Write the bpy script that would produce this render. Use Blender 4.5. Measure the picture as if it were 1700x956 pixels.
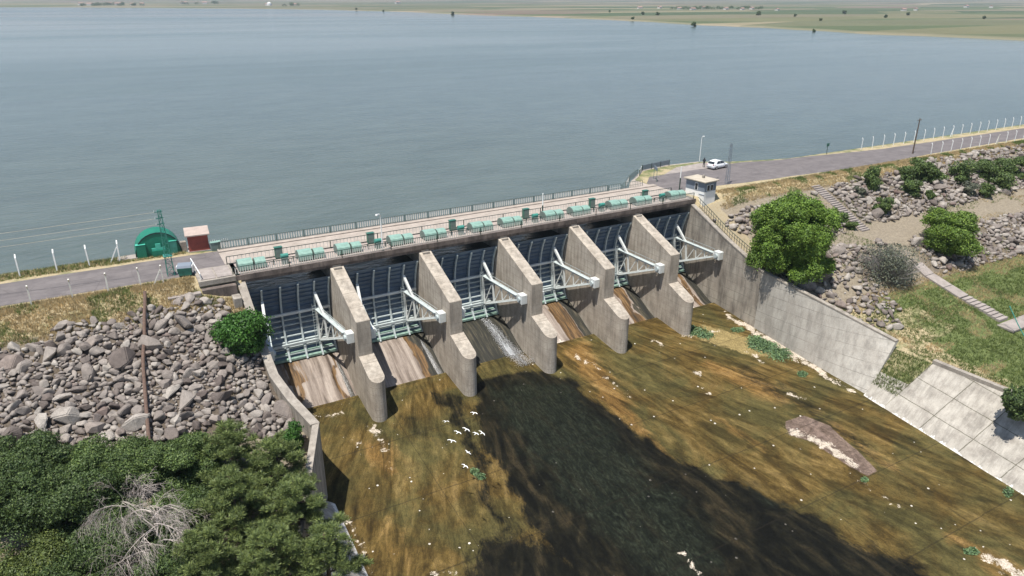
import bpy, math, random
import numpy as np
from mathutils import Vector, Matrix
random.seed(7); rng = np.random.default_rng(11)
for o in list(bpy.data.objects): bpy.data.objects.remove(o)
S = bpy.context.scene; COL = S.collection
# ---------------------------------------------------------------- camera
F_PX = 1180.; H = 28.
P_, A_, R_ = .38643, .515956, .00233
fw = np.array([math.sin(A_)*math.cos(P_), math.cos(A_)*math.cos(P_), -math.sin(P_)])
rt = np.array([math.cos(A_), -math.sin(A_), 0]); up = np.cross(rt, fw)
rt, up = rt*math.cos(R_)+up*math.sin(R_), up*math.cos(R_)-rt*math.sin(R_)
O = np.array([0, 0, H])
cd = bpy.data.cameras.new('camera'); cam = bpy.data.objects.new('camera', cd); COL.objects.link(cam)
cd.sensor_width = 36; cd.lens = F_PX/1700*36; cd.clip_start = .5; cd.clip_end = 60000
M = Matrix([[rt[i], up[i], -fw[i], O[i]] for i in range(3)]+[[0, 0, 0, 1]])
cam.matrix_world = M; S.camera = cam
S.render.resolution_x = 1024; S.render.resolution_y = 576
# ---------------------------------------------------------------- sky, sun, exposure
SUN = Vector((-.31, -.15, 1)).normalized()
w = bpy.data.worlds.new('World'); S.world = w; w.use_nodes = True
nt = w.node_tree; nt.nodes.clear()
sky = nt.nodes.new('ShaderNodeTexSky'); sky.sky_type = 'NISHITA'; sky.sun_disc = False
sky.sun_elevation = math.asin(SUN.z); sky.sun_rotation = math.atan2(SUN.x, SUN.y)
sky.air_density = 1.15; sky.dust_density = .8; sky.ozone_density = 3.2; sky.altitude = 900
bg = nt.nodes.new('ShaderNodeBackground'); bg.inputs[1].default_value = .078
out = nt.nodes.new('ShaderNodeOutputWorld'); nt.links.new(sky.outputs[0], bg.inputs[0]); nt.links.new(bg.outputs[0], out.inputs[0])
sl = bpy.data.lights.new('sun', 'SUN'); sl.energy = 4.9; sl.angle = math.radians(.53); sl.color = (1, .955, .88)
so = bpy.data.objects.new('sun', sl); COL.objects.link(so); so.rotation_euler = SUN.to_track_quat('Z', 'Y').to_euler()
so.location = (0, 60, 120)
S.view_settings.view_transform = 'Standard'; S.view_settings.look = 'None'
S.view_settings.exposure = 0.62; S.view_settings.gamma = 1
# ---------------------------------------------------------------- survey helpers: sight lines to real points
def ray(q): return rt*(q[0]-850)/F_PX+up*(478-q[1])/F_PX+fw
def atz(x, y, z=0): d = ray((x, y)); return O+d*(z-H)/d[2]
def atx(x, y, X): d = ray((x, y)); return O+d*X/d[0]
K = .98
FY, FZ, FS = 67*K, H+(-15.8-H)*K, .11           # floor plane: z = FZ - FS*(FY-y)
def floor_z(y): return FZ-FS*(FY-y)
def atf(x, y): d = ray((x, y)); t = (FZ-FS*FY-H)/(d[2]-FS*d[1]); return O+d*t
def pix(P):
    d = np.asarray(P, float)-O; z = d@fw; return 850+F_PX*(d@rt)/z, 478-F_PX*(d@up)/z, z
# ---------------------------------------------------------------- numpy noise
def _h(ix, iy, iz, s):
    n = (ix*374761393+iy*668265263+iz*2147483647+s*974634777) & 0xffffffff
    n = ((n ^ (n >> 13))*1274126177) & 0xffffffff
    return ((n ^ (n >> 16)) & 0xffff)/65535.
def vnoise(x, y, z=0., s=0):
    x, y, z = np.broadcast_arrays(np.asarray(x, float), np.asarray(y, float), np.asarray(z, float))
    xi, yi, zi = [np.floor(a).astype(np.int64) for a in (x, y, z)]
    fx, fy, fz = x-xi, y-yi, z-zi; fx, fy, fz = [a*a*(3-2*a) for a in (fx, fy, fz)]
    r = 0
    for a in (0, 1):
        for b in (0, 1):
            for c in (0, 1):
                r = r+_h(xi+a, yi+b, zi+c, s)*(fx if a else 1-fx)*(fy if b else 1-fy)*(fz if c else 1-fz)
    return r
def fbm(x, y, z=0., s=0, o=4):
    r = 0; a = .5
    for i in range(o): r = r+a*vnoise(np.asarray(x)*2**i, np.asarray(y)*2**i, np.asarray(z)*2**i, s+i); a *= .5
    return r
# ---------------------------------------------------------------- materials
def mat(name):
    m = bpy.data.materials.new(name); m.use_nodes = True; n = m.node_tree.nodes
    return m, m.node_tree, n['Principled BSDF']
def N(t, ty, **kw):
    n = t.nodes.new(ty)
    for k, v in kw.items():
        if k.startswith('i_'):
            k = k[2:]; k = int(k) if k.isdigit() else k.replace('_', ' ')
            n.inputs[k].default_value = v
        else: setattr(n, k, v)
    return n
def coords(t, scale=(1, 1, 1), kind='Object', rot=(0, 0, 0)):
    tc = N(t, 'ShaderNodeTexCoord'); mp = N(t, 'ShaderNodeMapping'); mp.inputs['Scale'].default_value = scale; mp.inputs['Rotation'].default_value = rot
    t.links.new(tc.outputs[kind], mp.inputs[0]); return mp.outputs[0]
def noise(t, vec, sc, det=5, rough=.6, dist=0.):
    n = N(t, 'ShaderNodeTexNoise'); n.inputs['Scale'].default_value = sc; n.inputs['Detail'].default_value = det
    n.inputs['Roughness'].default_value = rough; n.inputs['Distortion'].default_value = dist
    t.links.new(vec, n.inputs['Vector']); return n.outputs[0]
def ramp(t, fac, stops):
    r = N(t, 'ShaderNodeValToRGB'); e = r.color_ramp.elements
    while len(e) < len(stops): e.new(.5)
    for el, (p, c) in zip(e, stops): el.position = p; el.color = (c if len(c) == 4 else (*c, 1)) if hasattr(c, '__len__') else (c, c, c, 1)
    t.links.new(fac, r.inputs[0]); return r.outputs[0]
def mix(t, f, a, b, mode='MIX'):
    m = N(t, 'ShaderNodeMix'); m.data_type = 'RGBA'; m.blend_type = mode
    for s, v in ((0, f), (6, a), (7, b)):
        if hasattr(v, 'is_linked') or isinstance(v, bpy.types.NodeSocket): t.links.new(v, m.inputs[s])
        else: m.inputs[s].default_value = v if s == 0 else (*v, 1) if len(v) == 3 else v
    return m.outputs[2]
def math_(t, op, a, b=0., c=None):
    m = N(t, 'ShaderNodeMath'); m.operation = op
    for i, v in enumerate((a, b) if c is None else (a, b, c)):
        if isinstance(v, bpy.types.NodeSocket): t.links.new(v, m.inputs[i])
        else: m.inputs[i].default_value = v
    return m.outputs[0]
def bump(t, bs, h, strength=.4, dist=.05):
    b = N(t, 'ShaderNodeBump'); b.inputs['Strength'].default_value = strength; b.inputs['Distance'].default_value = dist
    t.links.new(h, b.inputs['Height']); t.links.new(b.outputs[0], bs.inputs['Normal'])
def simple(name, c, rough=.6, metal=0., var=.15, sc=1.5, island=0.):
    m, t, b = mat(name); v = coords(t); n = noise(t, v, sc, 6)
    lo = tuple(x*(1-var) for x in c); hi = tuple(min(1, x*(1+var)) for x in c)
    col = ramp(t, n, [(.3, lo), (.7, hi)])
    if island:
        g = N(t, 'ShaderNodeNewGeometry'); col = mix(t, 1., col, ramp(t, g.outputs['Random Per Island'], [(0, 1-island), (1, 1+island*.6)]), 'MULTIPLY')
    t.links.new(col, b.inputs['Base Color']); b.inputs['Roughness'].default_value = rough; b.inputs['Metallic'].default_value = metal
    return m
def concrete(name, light, dark, streak=.5, sc=.6, lines=0., moss=0.):
    m, t, b = mat(name); v = coords(t); vs = coords(t, (.9, .9, .16))
    n1 = noise(t, v, sc, 8, .65); n2 = noise(t, vs, 1.4, 6, .7); n3 = noise(t, v, 9, 4, .7)
    base = ramp(t, n1, [(.3, dark), (.62, light)])
    st = ramp(t, n2, [(.36, 1-streak), (.58, 1.)])
    col = mix(t, 1., base, st, 'MULTIPLY')
    col = mix(t, .5, col, ramp(t, n3, [(.3, .62), (.7, 1.15)]), 'MULTIPLY')
    if lines:
        sep = N(t, 'ShaderNodeSeparateXYZ'); t.links.new(v, sep.inputs[0])
        fr = math_(t, 'FRACT', math_(t, 'DIVIDE', sep.outputs[2], lines)); ln = math_(t, 'LESS_THAN', fr, .05)
        ln = math_(t, 'MULTIPLY', ln, ramp(t, n1, [(.35, 0.), (.6, .6)]))
        col = mix(t, ln, col, tuple(x*.35 for x in dark))
    if moss: col = mix(t, math_(t, 'MULTIPLY', ramp(t, noise(t, v, .8, 6), [(.5, 0.), (.7, 1.)]), moss), col, (.07, .055, .02))
    t.links.new(col, b.inputs['Base Color']); b.inputs['Roughness'].default_value = .9
    bump(t, b, noise(t, v, 14, 5, .7), .5, .04); return m
MT = {}
MT['pier'] = concrete('pier_concrete', (.49, .43, .355), (.33, .28, .225), .38, .5, .9)
MT['wall'] = concrete('wall_concrete', (.40, .36, .30), (.27, .23, .19), .5, .35, 1.25)
MT['wallpale'] = concrete('pale_wall_concrete', (.46, .43, .38), (.33, .30, .26), .3, .3, 1.4)
MT['cap'] = concrete('rough_concrete', (.38, .34, .29), (.22, .19, .16), .2, 1.2)
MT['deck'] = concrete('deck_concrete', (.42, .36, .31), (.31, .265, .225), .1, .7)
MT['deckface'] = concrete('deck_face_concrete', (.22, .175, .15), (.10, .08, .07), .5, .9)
MT['platform'] = concrete('hoist_platform_concrete', (.42, .35, .31), (.33, .27, .24), .15, 1.1)
MT['slab'] = concrete('slab_concrete', (.36, .315, .285), (.25, .215, .195), .15, .8)
MT['darkmetal'] = simple('dark_green_metal', (.035, .06, .05), .5, .2)
MT['railbar'] = simple('pale_railing_paint', (.66, .64, .58), .55, 0, .12, 3)
MT['railgreen'] = simple('railing_green_paint', (.07, .10, .085), .5)
MT['hoistgreen'] = simple('mint_green_paint', (.21, .335, .28), .42, 0, .18, 2.2)
MT['hoistend'] = simple('weathered_green_paint', (.14, .19, .165), .55, 0, .2, 2)
MT['cabgreen'] = simple('cabinet_green_paint', (.03, .12, .085), .4)
MT['gateblue'] = simple('gate_skin_paint', (.095, .140, .20), .42, .1, .22, 1.1)
MT['gaterib'] = simple('gate_rib_paint', (.42, .47, .47), .5, 0, .15, 2)
MT['gatearm'] = simple('gate_arm_paint', (.60, .62, .60), .45, 0, .1, 1.5)
MT['gategreen'] = simple('gate_bottom_green', (.20, .30, .25), .6, 0, .35, 3)
MT['white'] = simple('white_paint', (.78, .78, .76), .5, 0, .06)
MT['teal'] = simple('teal_paint', (.04, .20, .16), .5, .0, .3, 2)
MT['shedgreen'] = simple('shed_green_paint', (.006, .155, .095), .5, 0, .12)
MT['shedpale'] = simple('pale_turquoise_paint', (.07, .42, .31), .5)
MT['shededge'] = simple('shed_dark_edge', (.01, .03, .03), .5)
MT['red'] = simple('red_painted_wall', (.27, .065, .05), .8, 0, .22, 1.5)
MT['roofslab'] = concrete('hut_roof_concrete', (.47, .38, .33), (.36, .29, .25), .1, 1.)
MT['hutgrey'] = simple('grey_blue_wall_paint', (.17, .20, .24), .8, 0, .1)
MT['hutroof'] = concrete('guard_hut_roof', (.50, .44, .35), (.38, .33, .26), .1, 1.2)
MT['glass'] = simple('dark_window_glass', (.02, .025, .03), .08)
MT['rubber'] = simple('black_rubber', (.015, .015, .015), .8)
MT['carpaint'] = simple('white_car_paint', (.80, .80, .80), .25, 0, .02)
MT['alloy'] = simple('alloy_rim', (.5, .5, .5), .3, .7)
MT['lampred'] = simple('red_lens', (.35, .02, .02), .3)
MT['lamphead'] = simple('headlight_lens', (.6, .62, .65), .15)
MT['clothes'] = simple('black_clothes', (.015, .015, .02), .9)
MT['skin'] = simple('skin_tone', (.40, .24, .17), .6)
MT['rust'] = simple('rusty_pipe_metal', (.12, .075, .055), .8, .1, .3, 4)
MT['bark'] = simple('brown_bark', (.10, .07, .05), .95, 0, .3, 6)
MT['deadwood'] = simple('bleached_dead_wood', (.46, .40, .36), .9, 0, .25, 5, .3)
MT['twig'] = simple('grey_twigs', (.27, .25, .24), .95, 0, .2, 4, .35)
MT['gull'] = simple('white_feathers', (.80, .80, .78), .8, 0, .05)
MT['gulldark'] = simple('grey_wing_tips', (.1, .1, .1), .8)
MT['farwall'] = simple('far_house_wall', (.6, .57, .52), .9, 0, .1)
MT['farroof'] = simple('far_house_roof', (.32, .2, .16), .9)
def leafmat(name, c, var=.45, trans=.25):
    m, t, b = mat(name); g = N(t, 'ShaderNodeNewGeometry'); v = coords(t)
    a = tuple(x*(1-var) for x in c); z = (c[0]*(1+var)*1.15, c[1]*(1+var), c[2]*(1+var*.3))
    col = ramp(t, g.outputs['Random Per Island'], [(0, a), (.55, c), (1, z)])
    col = mix(t, .6, col, ramp(t, noise(t, v, .6, 3), [(.3, .65), (.7, 1.3)]), 'MULTIPLY')
    t.links.new(col, b.inputs['Base Color']); b.inputs['Roughness'].default_value = .62
    tr = N(t, 'ShaderNodeBsdfTranslucent'); t.links.new(col, tr.inputs[0]); ms = N(t, 'ShaderNodeMixShader'); ms.inputs[0].default_value = trans
    o = t.nodes['Material Output']; t.links.new(b.outputs[0], ms.inputs[1]); t.links.new(tr.outputs[0], ms.inputs[2]); t.links.new(ms.outputs[0], o.inputs[0]); return m
MT['leaf'] = leafmat('broadleaf_green', (.135, .235, .036))
MT['leafdark'] = leafmat('dark_shrub_green', (.072, .118, .036))
MT['leafbright'] = leafmat('bright_shrub_green', (.13, .215, .035))
MT['leafbush'] = leafmat('round_bush_green', (.045, .13, .018))
MT['leafmid'] = leafmat('mid_shrub_green', (.098, .155, .046))
MT['leafolive'] = leafmat('olive_shrub_green', (.10, .14, .035))
MT['pine'] = leafmat('pine_needles', (.135, .185, .062), .5, .15)
MT['leafgrey'] = leafmat('sage_grey_leaves', (.13, .15, .11), .35)
MT['weed'] = leafmat('weed_green', (.13, .215, .10), .4)
MT['drygrass'] = leafmat('dry_grass_blades', (.42, .34, .19), .35, .3)
MT['greengrass'] = leafmat('green_grass_blades', (.13, .18, .05), .4, .3)
# rocks
def rockmat():
    m, t, b = mat('basalt_boulder'); v = coords(t); oi = N(t, 'ShaderNodeObjectInfo'); g = N(t, 'ShaderNodeNewGeometry')
    r = math_(t, 'FRACT', math_(t, 'ADD', oi.outputs['Random'], g.outputs['Random Per Island']))
    base = ramp(t, r, [(0, (.10, .078, .068)), (.25, (.20, .170, .150)), (.7, (.285, .25, .22)), (.9, (.36, .325, .285)), (1, (.15, .105, .09))])
    gv = N(t, 'ShaderNodeNewGeometry'); nn = noise(t, gv.outputs['Position'], 2.2, 8, .7); n2 = noise(t, gv.outputs['Position'], 9, 5, .7)
    col = mix(t, .8, base, ramp(t, nn, [(.3, .62), (.7, 1.3)]), 'MULTIPLY'); col = mix(t, .6, col, ramp(t, n2, [(.3, .7), (.7, 1.25)]), 'MULTIPLY')
    t.links.new(col, b.inputs['Base Color']); b.inputs['Roughness'].default_value = .92; bump(t, b, n2, .7, .08); return m
MT['rock'] = rockmat()
def groundmat(name, side):
    m, t, b = mat(name); v = coords(t); at = N(t, 'ShaderNodeAttribute'); at.attribute_name = 'zones'
    sp = N(t, 'ShaderNodeSeparateColor'); t.links.new(at.outputs['Color'], sp.inputs[0])
    n1 = noise(t, v, .35, 8, .65); n2 = noise(t, v, 3, 8, .75); n3 = noise(t, v, 12, 4, .7)
    dry = ramp(t, n2, [(.3, (.26, .205, .115)), (.5, (.40, .325, .195)), (.72, (.52, .44, .28))])
    gr = ramp(t, n2, [(.3, (.06, .085, .025)), (.55, (.12, .15, .045)), (.75, (.20, .20, .08))])
    soil = ramp(t, n2, [(.3, (.15, .12, .085)), (.7, (.33, .28, .205))])
    col = mix(t, ramp(t, n1, [(.5, 0.), (.66, .6)]), dry, gr)
    gf = math_(t, 'ADD', sp.outputs[1], math_(t, 'MULTIPLY', math_(t, 'SUBTRACT', n1, .5), 1.2)); col = mix(t, ramp(t, gf, [(.35, 0.), (.65, 1.)]), col, gr)
    sf = math_(t, 'ADD', sp.outputs[0], math_(t, 'MULTIPLY', math_(t, 'SUBTRACT', n2, .5), .8)); col = mix(t, ramp(t, sf, [(.35, 0.), (.65, 1.)]), col, soil)
    col = mix(t, sp.outputs[2], col, ramp(t, n2, [(.3, (.045, .035, .028)), (.7, (.13, .10, .075))]))
    col = mix(t, .5, col, ramp(t, n3, [(.3, .6), (.7, 1.25)]), 'MULTIPLY')
    t.links.new(col, b.inputs['Base Color']); b.inputs['Roughness'].default_value = .95; bump(t, b, n3, .8, .1); return m
MT['ground'] = groundmat('embankment_ground', 0)
def roadmat():
    m, t, b = mat('asphalt_road'); v = coords(t); vs = coords(t, (.05, 1, 1)); n1 = noise(t, v, .5, 8, .7); n2 = noise(t, vs, 2.2, 5); n3 = noise(t, v, 18, 3)
    col = ramp(t, n1, [(.3, (.105, .092, .092)), (.7, (.175, .155, .15))]); col = mix(t, .7, col, ramp(t, n2, [(.35, .78), (.65, 1.16)]), 'MULTIPLY')
    col = mix(t, .5, col, ramp(t, n3, [(.3, .75), (.7, 1.2)]), 'MULTIPLY')
    cr = N(t, 'ShaderNodeTexVoronoi'); cr.feature = 'DISTANCE_TO_EDGE'; cr.inputs['Scale'].default_value = .35; t.links.new(v, cr.inputs['Vector'])
    col = mix(t, ramp(t, cr.outputs[0], [(0, .5), (.02, 0.)]), col, (.07, .06, .055))
    t.links.new(col, b.inputs['Base Color']); b.inputs['Roughness'].default_value = .92; bump(t, b, n3, .3, .03); return m
MT['road'] = roadmat()
def watermat():
    m, t, b = mat('reservoir_water'); g = N(t, 'ShaderNodeNewGeometry'); mp = N(t, 'ShaderNodeMapping'); t.links.new(g.outputs['Position'], mp.inputs[0])
    mp.inputs['Rotation'].default_value = (0, 0, math.radians(14)); mp.inputs['Scale'].default_value = (.45, 1., 1)
    n1 = noise(t, mp.outputs[0], .9, 6, .62, .4); n2 = noise(t, mp.outputs[0], .16, 4, .6)
    mp2 = N(t, 'ShaderNodeMapping'); t.links.new(g.outputs['Position'], mp2.inputs[0]); mp2.inputs['Scale'].default_value = (.0009, .004, 1); mp2.inputs['Rotation'].default_value = (0, 0, math.radians(-12))
    n3 = noise(t, mp2.outputs[0], 1., 5, .6, .5)
    col = ramp(t, n2, [(.3, (.070, .092, .084)), (.7, (.096, .122, .110))])
    t.links.new(col, b.inputs['Base Color']); b.inputs['IOR'].default_value = 1.33
    t.links.new(ramp(t, n3, [(.4, .06), (.62, .20)]), b.inputs['Roughness'])
    h = math_(t, 'ADD', n1, math_(t, 'MULTIPLY', n2, .9)); 
    ln = N(t, 'ShaderNodeVectorMath'); ln.operation = 'LENGTH'; t.links.new(g.outputs['Position'], ln.inputs[0])
    bp = N(t, 'ShaderNodeBump'); bp.inputs['Distance'].default_value = .45; t.links.new(h, bp.inputs['Height']); t.links.new(ramp(t, math_(t, 'DIVIDE', ln.outputs['Value'], 1500.), [(.05, .75), (.14, .30), (.4, .08), (1., .03)]), bp.inputs['Strength']); t.links.new(bp.outputs[0], b.inputs['Normal']); return m
MT['water'] = watermat()
def plainmat():
    m, t, b = mat('far_fields'); g = N(t, 'ShaderNodeNewGeometry'); mp = N(t, 'ShaderNodeMapping'); t.links.new(g.outputs['Position'], mp.inputs[0])
    mp.inputs['Rotation'].default_value = (0, 0, math.radians(25)); mp.inputs['Scale'].default_value = (.0022, .006, .001)
    vo = N(t, 'ShaderNodeTexVoronoi'); vo.inputs['Scale'].default_value = 1.; t.links.new(mp.outputs[0], vo.inputs['Vector'])
    sp = N(t, 'ShaderNodeSeparateColor'); t.links.new(vo.outputs['Color'], sp.inputs[0])
    fields = ramp(t, sp.outputs[0], [(0, (.06, .09, .035)), (.35, (.10, .125, .05)), (.5, (.20, .17, .11)), (.7, (.13, .135, .06)), (.85, (.27, .23, .14)), (1, (.17, .12, .09))])
    n = noise(t, g.outputs['Position'], .004, 8, .6); n5 = noise(t, g.outputs['Position'], .05, 6, .6)
    col = mix(t, .6, fields, ramp(t, n, [(.3, .8), (.7, 1.2)]), 'MULTIPLY'); col = mix(t, .5, col, ramp(t, n5, [(.3, .8), (.7, 1.15)]), 'MULTIPLY')
    at = N(t, 'ShaderNodeAttribute'); at.attribute_name = 'zones'; s2 = N(t, 'ShaderNodeSeparateColor'); t.links.new(at.outputs['Color'], s2.inputs[0])
    col = mix(t, s2.outputs[0], col, (.36, .30, .22)); col = mix(t, s2.outputs[1], col, (.25, .21, .18))
    col = mix(t, 1., col, (.8, .8, .78), 'MULTIPLY'); t.links.new(col, b.inputs['Base Color']); b.inputs['Roughness'].default_value = 1; return m
MT['plain'] = plainmat()
def floormat(name='spillway_floor_algae'):
    m, t, b = mat(name); v = coords(t); uv = N(t, 'ShaderNodeUVMap'); uv.uv_map = 'flow'
    def U(sx, sy):
        mp = N(t, 'ShaderNodeMapping'); mp.inputs['Scale'].default_value = (sx, sy, 1); t.links.new(uv.outputs[0], mp.inputs[0]); return mp.outputs[0]
    a1 = N(t, 'ShaderNodeAttribute'); a1.attribute_name = 'zones'; s1 = N(t, 'ShaderNodeSeparateColor'); t.links.new(a1.outputs['Color'], s1.inputs[0])
    a2 = N(t, 'ShaderNodeAttribute'); a2.attribute_name = 'zones2'; s2 = N(t, 'ShaderNodeSeparateColor'); t.links.new(a2.outputs['Color'], s2.inputs[0])
    st = noise(t, U(1.0, .17), 1.5, 11, .72, 1.3); st2 = noise(t, U(2.2, .45), 1.4, 10, .75, 1.6); big = noise(t, v, .12, 6, .6, .6); med = noise(t, v, .9, 9, .7, .5); fine = noise(t, v, 8, 6, .75)
    lst = noise(t, U(.42, .085), 1.3, 5, .55, 1.8); stm = math_(t, 'ADD', math_(t, 'MULTIPLY', lst, .62), math_(t, 'MULTIPLY', st, .38))
    olive = ramp(t, stm, [(.28, (.014, .009, .003)), (.43, (.058, .038, .011)), (.52, (.108, .072, .021)), (.64, (.21, .142, .052))])
    green = ramp(t, stm, [(.35, (.030, .028, .010)), (.62, (.098, .088, .032))])
    col = mix(t, ramp(t, big, [(.42, 0.), (.60, .8)]), olive, green)
    och = ramp(t, stm, [(.35, (.10, .048, .014)), (.52, (.20, .112, .034)), (.66, (.30, .19, .075))])
    of = math_(t, 'ADD', s1.outputs[1], math_(t, 'MULTIPLY', math_(t, 'SUBTRACT', stm, .5), 2.2)); col = mix(t, ramp(t, of, [(.45, 0.), (.95, .85)]), col, och)
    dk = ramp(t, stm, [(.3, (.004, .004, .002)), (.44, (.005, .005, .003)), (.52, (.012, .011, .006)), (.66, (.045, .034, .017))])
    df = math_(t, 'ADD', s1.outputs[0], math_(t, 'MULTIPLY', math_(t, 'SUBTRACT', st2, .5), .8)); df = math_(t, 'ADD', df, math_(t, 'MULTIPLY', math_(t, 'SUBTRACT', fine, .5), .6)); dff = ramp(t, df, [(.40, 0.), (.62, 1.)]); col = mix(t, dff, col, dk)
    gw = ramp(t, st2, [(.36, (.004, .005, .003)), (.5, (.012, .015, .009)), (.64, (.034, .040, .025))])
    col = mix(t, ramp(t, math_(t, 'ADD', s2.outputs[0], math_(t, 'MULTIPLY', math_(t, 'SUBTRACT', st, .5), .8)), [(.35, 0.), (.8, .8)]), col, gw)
    slab = ramp(t, med, [(.3, (.10, .07, .055)), (.7, (.24, .175, .145))])
    pf = math_(t, 'ADD', s2.outputs[1], math_(t, 'MULTIPLY', math_(t, 'SUBTRACT', med, .5), .5)); col = mix(t, ramp(t, pf, [(.45, 0.), (.58, .9)]), col, slab)
    sd = math_(t, 'ADD', s2.outputs[2], math_(t, 'MULTIPLY', math_(t, 'SUBTRACT', med, .5), 1.3)); col = mix(t, ramp(t, sd, [(.45, 0.), (.7, 1.)]), col, ramp(t, fine, [(.3, (.17, .125, .045)), (.7, (.36, .28, .13))]))
    wf = math_(t, 'ADD', s1.outputs[2], math_(t, 'MULTIPLY', math_(t, 'SUBTRACT', med, .5), 3.2)); wf = math_(t, 'ADD', wf, math_(t, 'MULTIPLY', math_(t, 'SUBTRACT', fine, .5), 1.2)); col = mix(t, math_(t, 'MULTIPLY', ramp(t, wf, [(.74, 0.), (.9, .95)]), math_(t, 'GREATER_THAN', s1.outputs[2], .02)), col, ramp(t, fine, [(.3, (.30, .23, .16)), (.6, (.58, .51, .42))]))
    # scattered bare flecks following the flow
    fl = noise(t, U(3., .9), 2.2, 7, .75, 1.2); flm = math_(t, 'MULTIPLY', ramp(t, fl, [(.70, 0.), (.735, 1.)]), ramp(t, big, [(.48, 0.), (.58, 1.)])); flm = math_(t, 'MULTIPLY', flm, math_(t, 'SUBTRACT', 1., dff))
    col = mix(t, flm, col, (.40, .33, .24))
    vo = N(t, 'ShaderNodeTexVoronoi'); vo.inputs['Scale'].default_value = 1.25; t.links.new(v, vo.inputs['Vector']); sv = N(t, 'ShaderNodeSeparateColor'); t.links.new(vo.outputs['Color'], sv.inputs[0])
    spk = math_(t, 'MULTIPLY', math_(t, 'LESS_THAN', vo.outputs['Distance'], math_(t, 'MULTIPLY', sv.outputs[1], .16)), math_(t, 'GREATER_THAN', math_(t, 'ADD', sv.outputs[0], math_(t, 'MULTIPLY', math_(t, 'SUBTRACT', big, .5), 1.2)), .78))
    spk = math_(t, 'MULTIPLY', spk, math_(t, 'SUBTRACT', 1., math_(t, 'MULTIPLY', dff, .85))); col = mix(t, spk, col, (.62, .57, .50))
    vn = ramp(t, math_(t, 'ABSOLUTE', math_(t, 'SUBTRACT', noise(t, U(1.1, .3), 1.3, 9, .75, 2.5), .5)), [(0, .30), (.03, 1.)])
    col = mix(t, .7, col, vn, 'MULTIPLY'); col = mix(t, .85, col, ramp(t, fine, [(.32, .68), (.68, 1.25)]), 'MULTIPLY'); col = mix(t, .8, col, ramp(t, med, [(.3, .62), (.7, 1.3)]), 'MULTIPLY')
    sep = N(t, 'ShaderNodeSeparateXYZ'); t.links.new(v, sep.inputs[0])
    wob = math_(t, 'MULTIPLY', med, .25)
    j1 = math_(t, 'LESS_THAN', math_(t, 'FRACT', math_(t, 'DIVIDE', math_(t, 'ADD', sep.outputs[1], wob), 8.8)), .014)
    j2 = math_(t, 'LESS_THAN', math_(t, 'FRACT', math_(t, 'DIVIDE', math_(t, 'ADD', sep.outputs[0], wob), 11.08)), .008)
    col = mix(t, math_(t, 'MULTIPLY', math_(t, 'MAXIMUM', j1, j2), .45), col, (.015, .012, .008))
    t.links.new(col, b.inputs['Base Color']); t.links.new(ramp(t, dff, [(0, .75), (1, .5)]), b.inputs['Roughness'])
    b.inputs['Specular IOR Level'].default_value = .12
    bump(t, b, math_(t, 'ADD', med, math_(t, 'MULTIPLY', fine, .4)), .5, .08); return m
MT['floor'] = floormat()
def weirmat():
    m, t, b = mat('weir_face_stained'); v = coords(t); at = N(t, 'ShaderNodeAttribute'); at.attribute_name = 'zones'; s1 = N(t, 'ShaderNodeSeparateColor'); t.links.new(at.outputs['Color'], s1.inputs[0])
    vs = coords(t, (1, .07, .07)); st = noise(t, vs, 1.3, 8, .68, .2); st2 = noise(t, vs, 3.5, 6, .7); n = noise(t, v, 2.5, 8, .7)
    col = ramp(t, st, [(.36, (.075, .055, .042)), (.46, (.19, .150, .122)), (.56, (.285, .235, .198)), (.72, (.40, .345, .295))])
    brown = ramp(t, st2, [(.36, (.020, .013, .006)), (.48, (.075, .040, .013)), (.58, (.16, .088, .030)), (.72, (.24, .17, .09))])
    f = math_(t, 'ADD', s1.outputs[1], math_(t, 'MULTIPLY', math_(t, 'SUBTRACT', st2, .5), 1.4)); col = mix(t, ramp(t, f, [(.4, 0.), (.6, 1.)]), col, brown)
    dk = ramp(t, st2, [(.38, (.005, .005, .004)), (.52, (.020, .019, .011)), (.66, (.085, .07, .045))])
    f = math_(t, 'ADD', s1.outputs[0], math_(t, 'MULTIPLY', math_(t, 'SUBTRACT', st2, .5), .9)); col = mix(t, ramp(t, f, [(.42, 0.), (.58, 1.)]), col, dk)
    f = math_(t, 'ADD', s1.outputs[2], math_(t, 'MULTIPLY', math_(t, 'SUBTRACT', n, .5), 1.3)); col = mix(t, ramp(t, f, [(.48, 0.), (.55, 1.)]), col, (.60, .54, .47))
    col = mix(t, .5, col, ramp(t, n, [(.3, .7), (.7, 1.2)]), 'MULTIPLY'); t.links.new(col, b.inputs['Base Color']); b.inputs['Roughness'].default_value = .7; bump(t, b, n, .5, .05); return m
MT['weir'] = weirmat()
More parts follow.
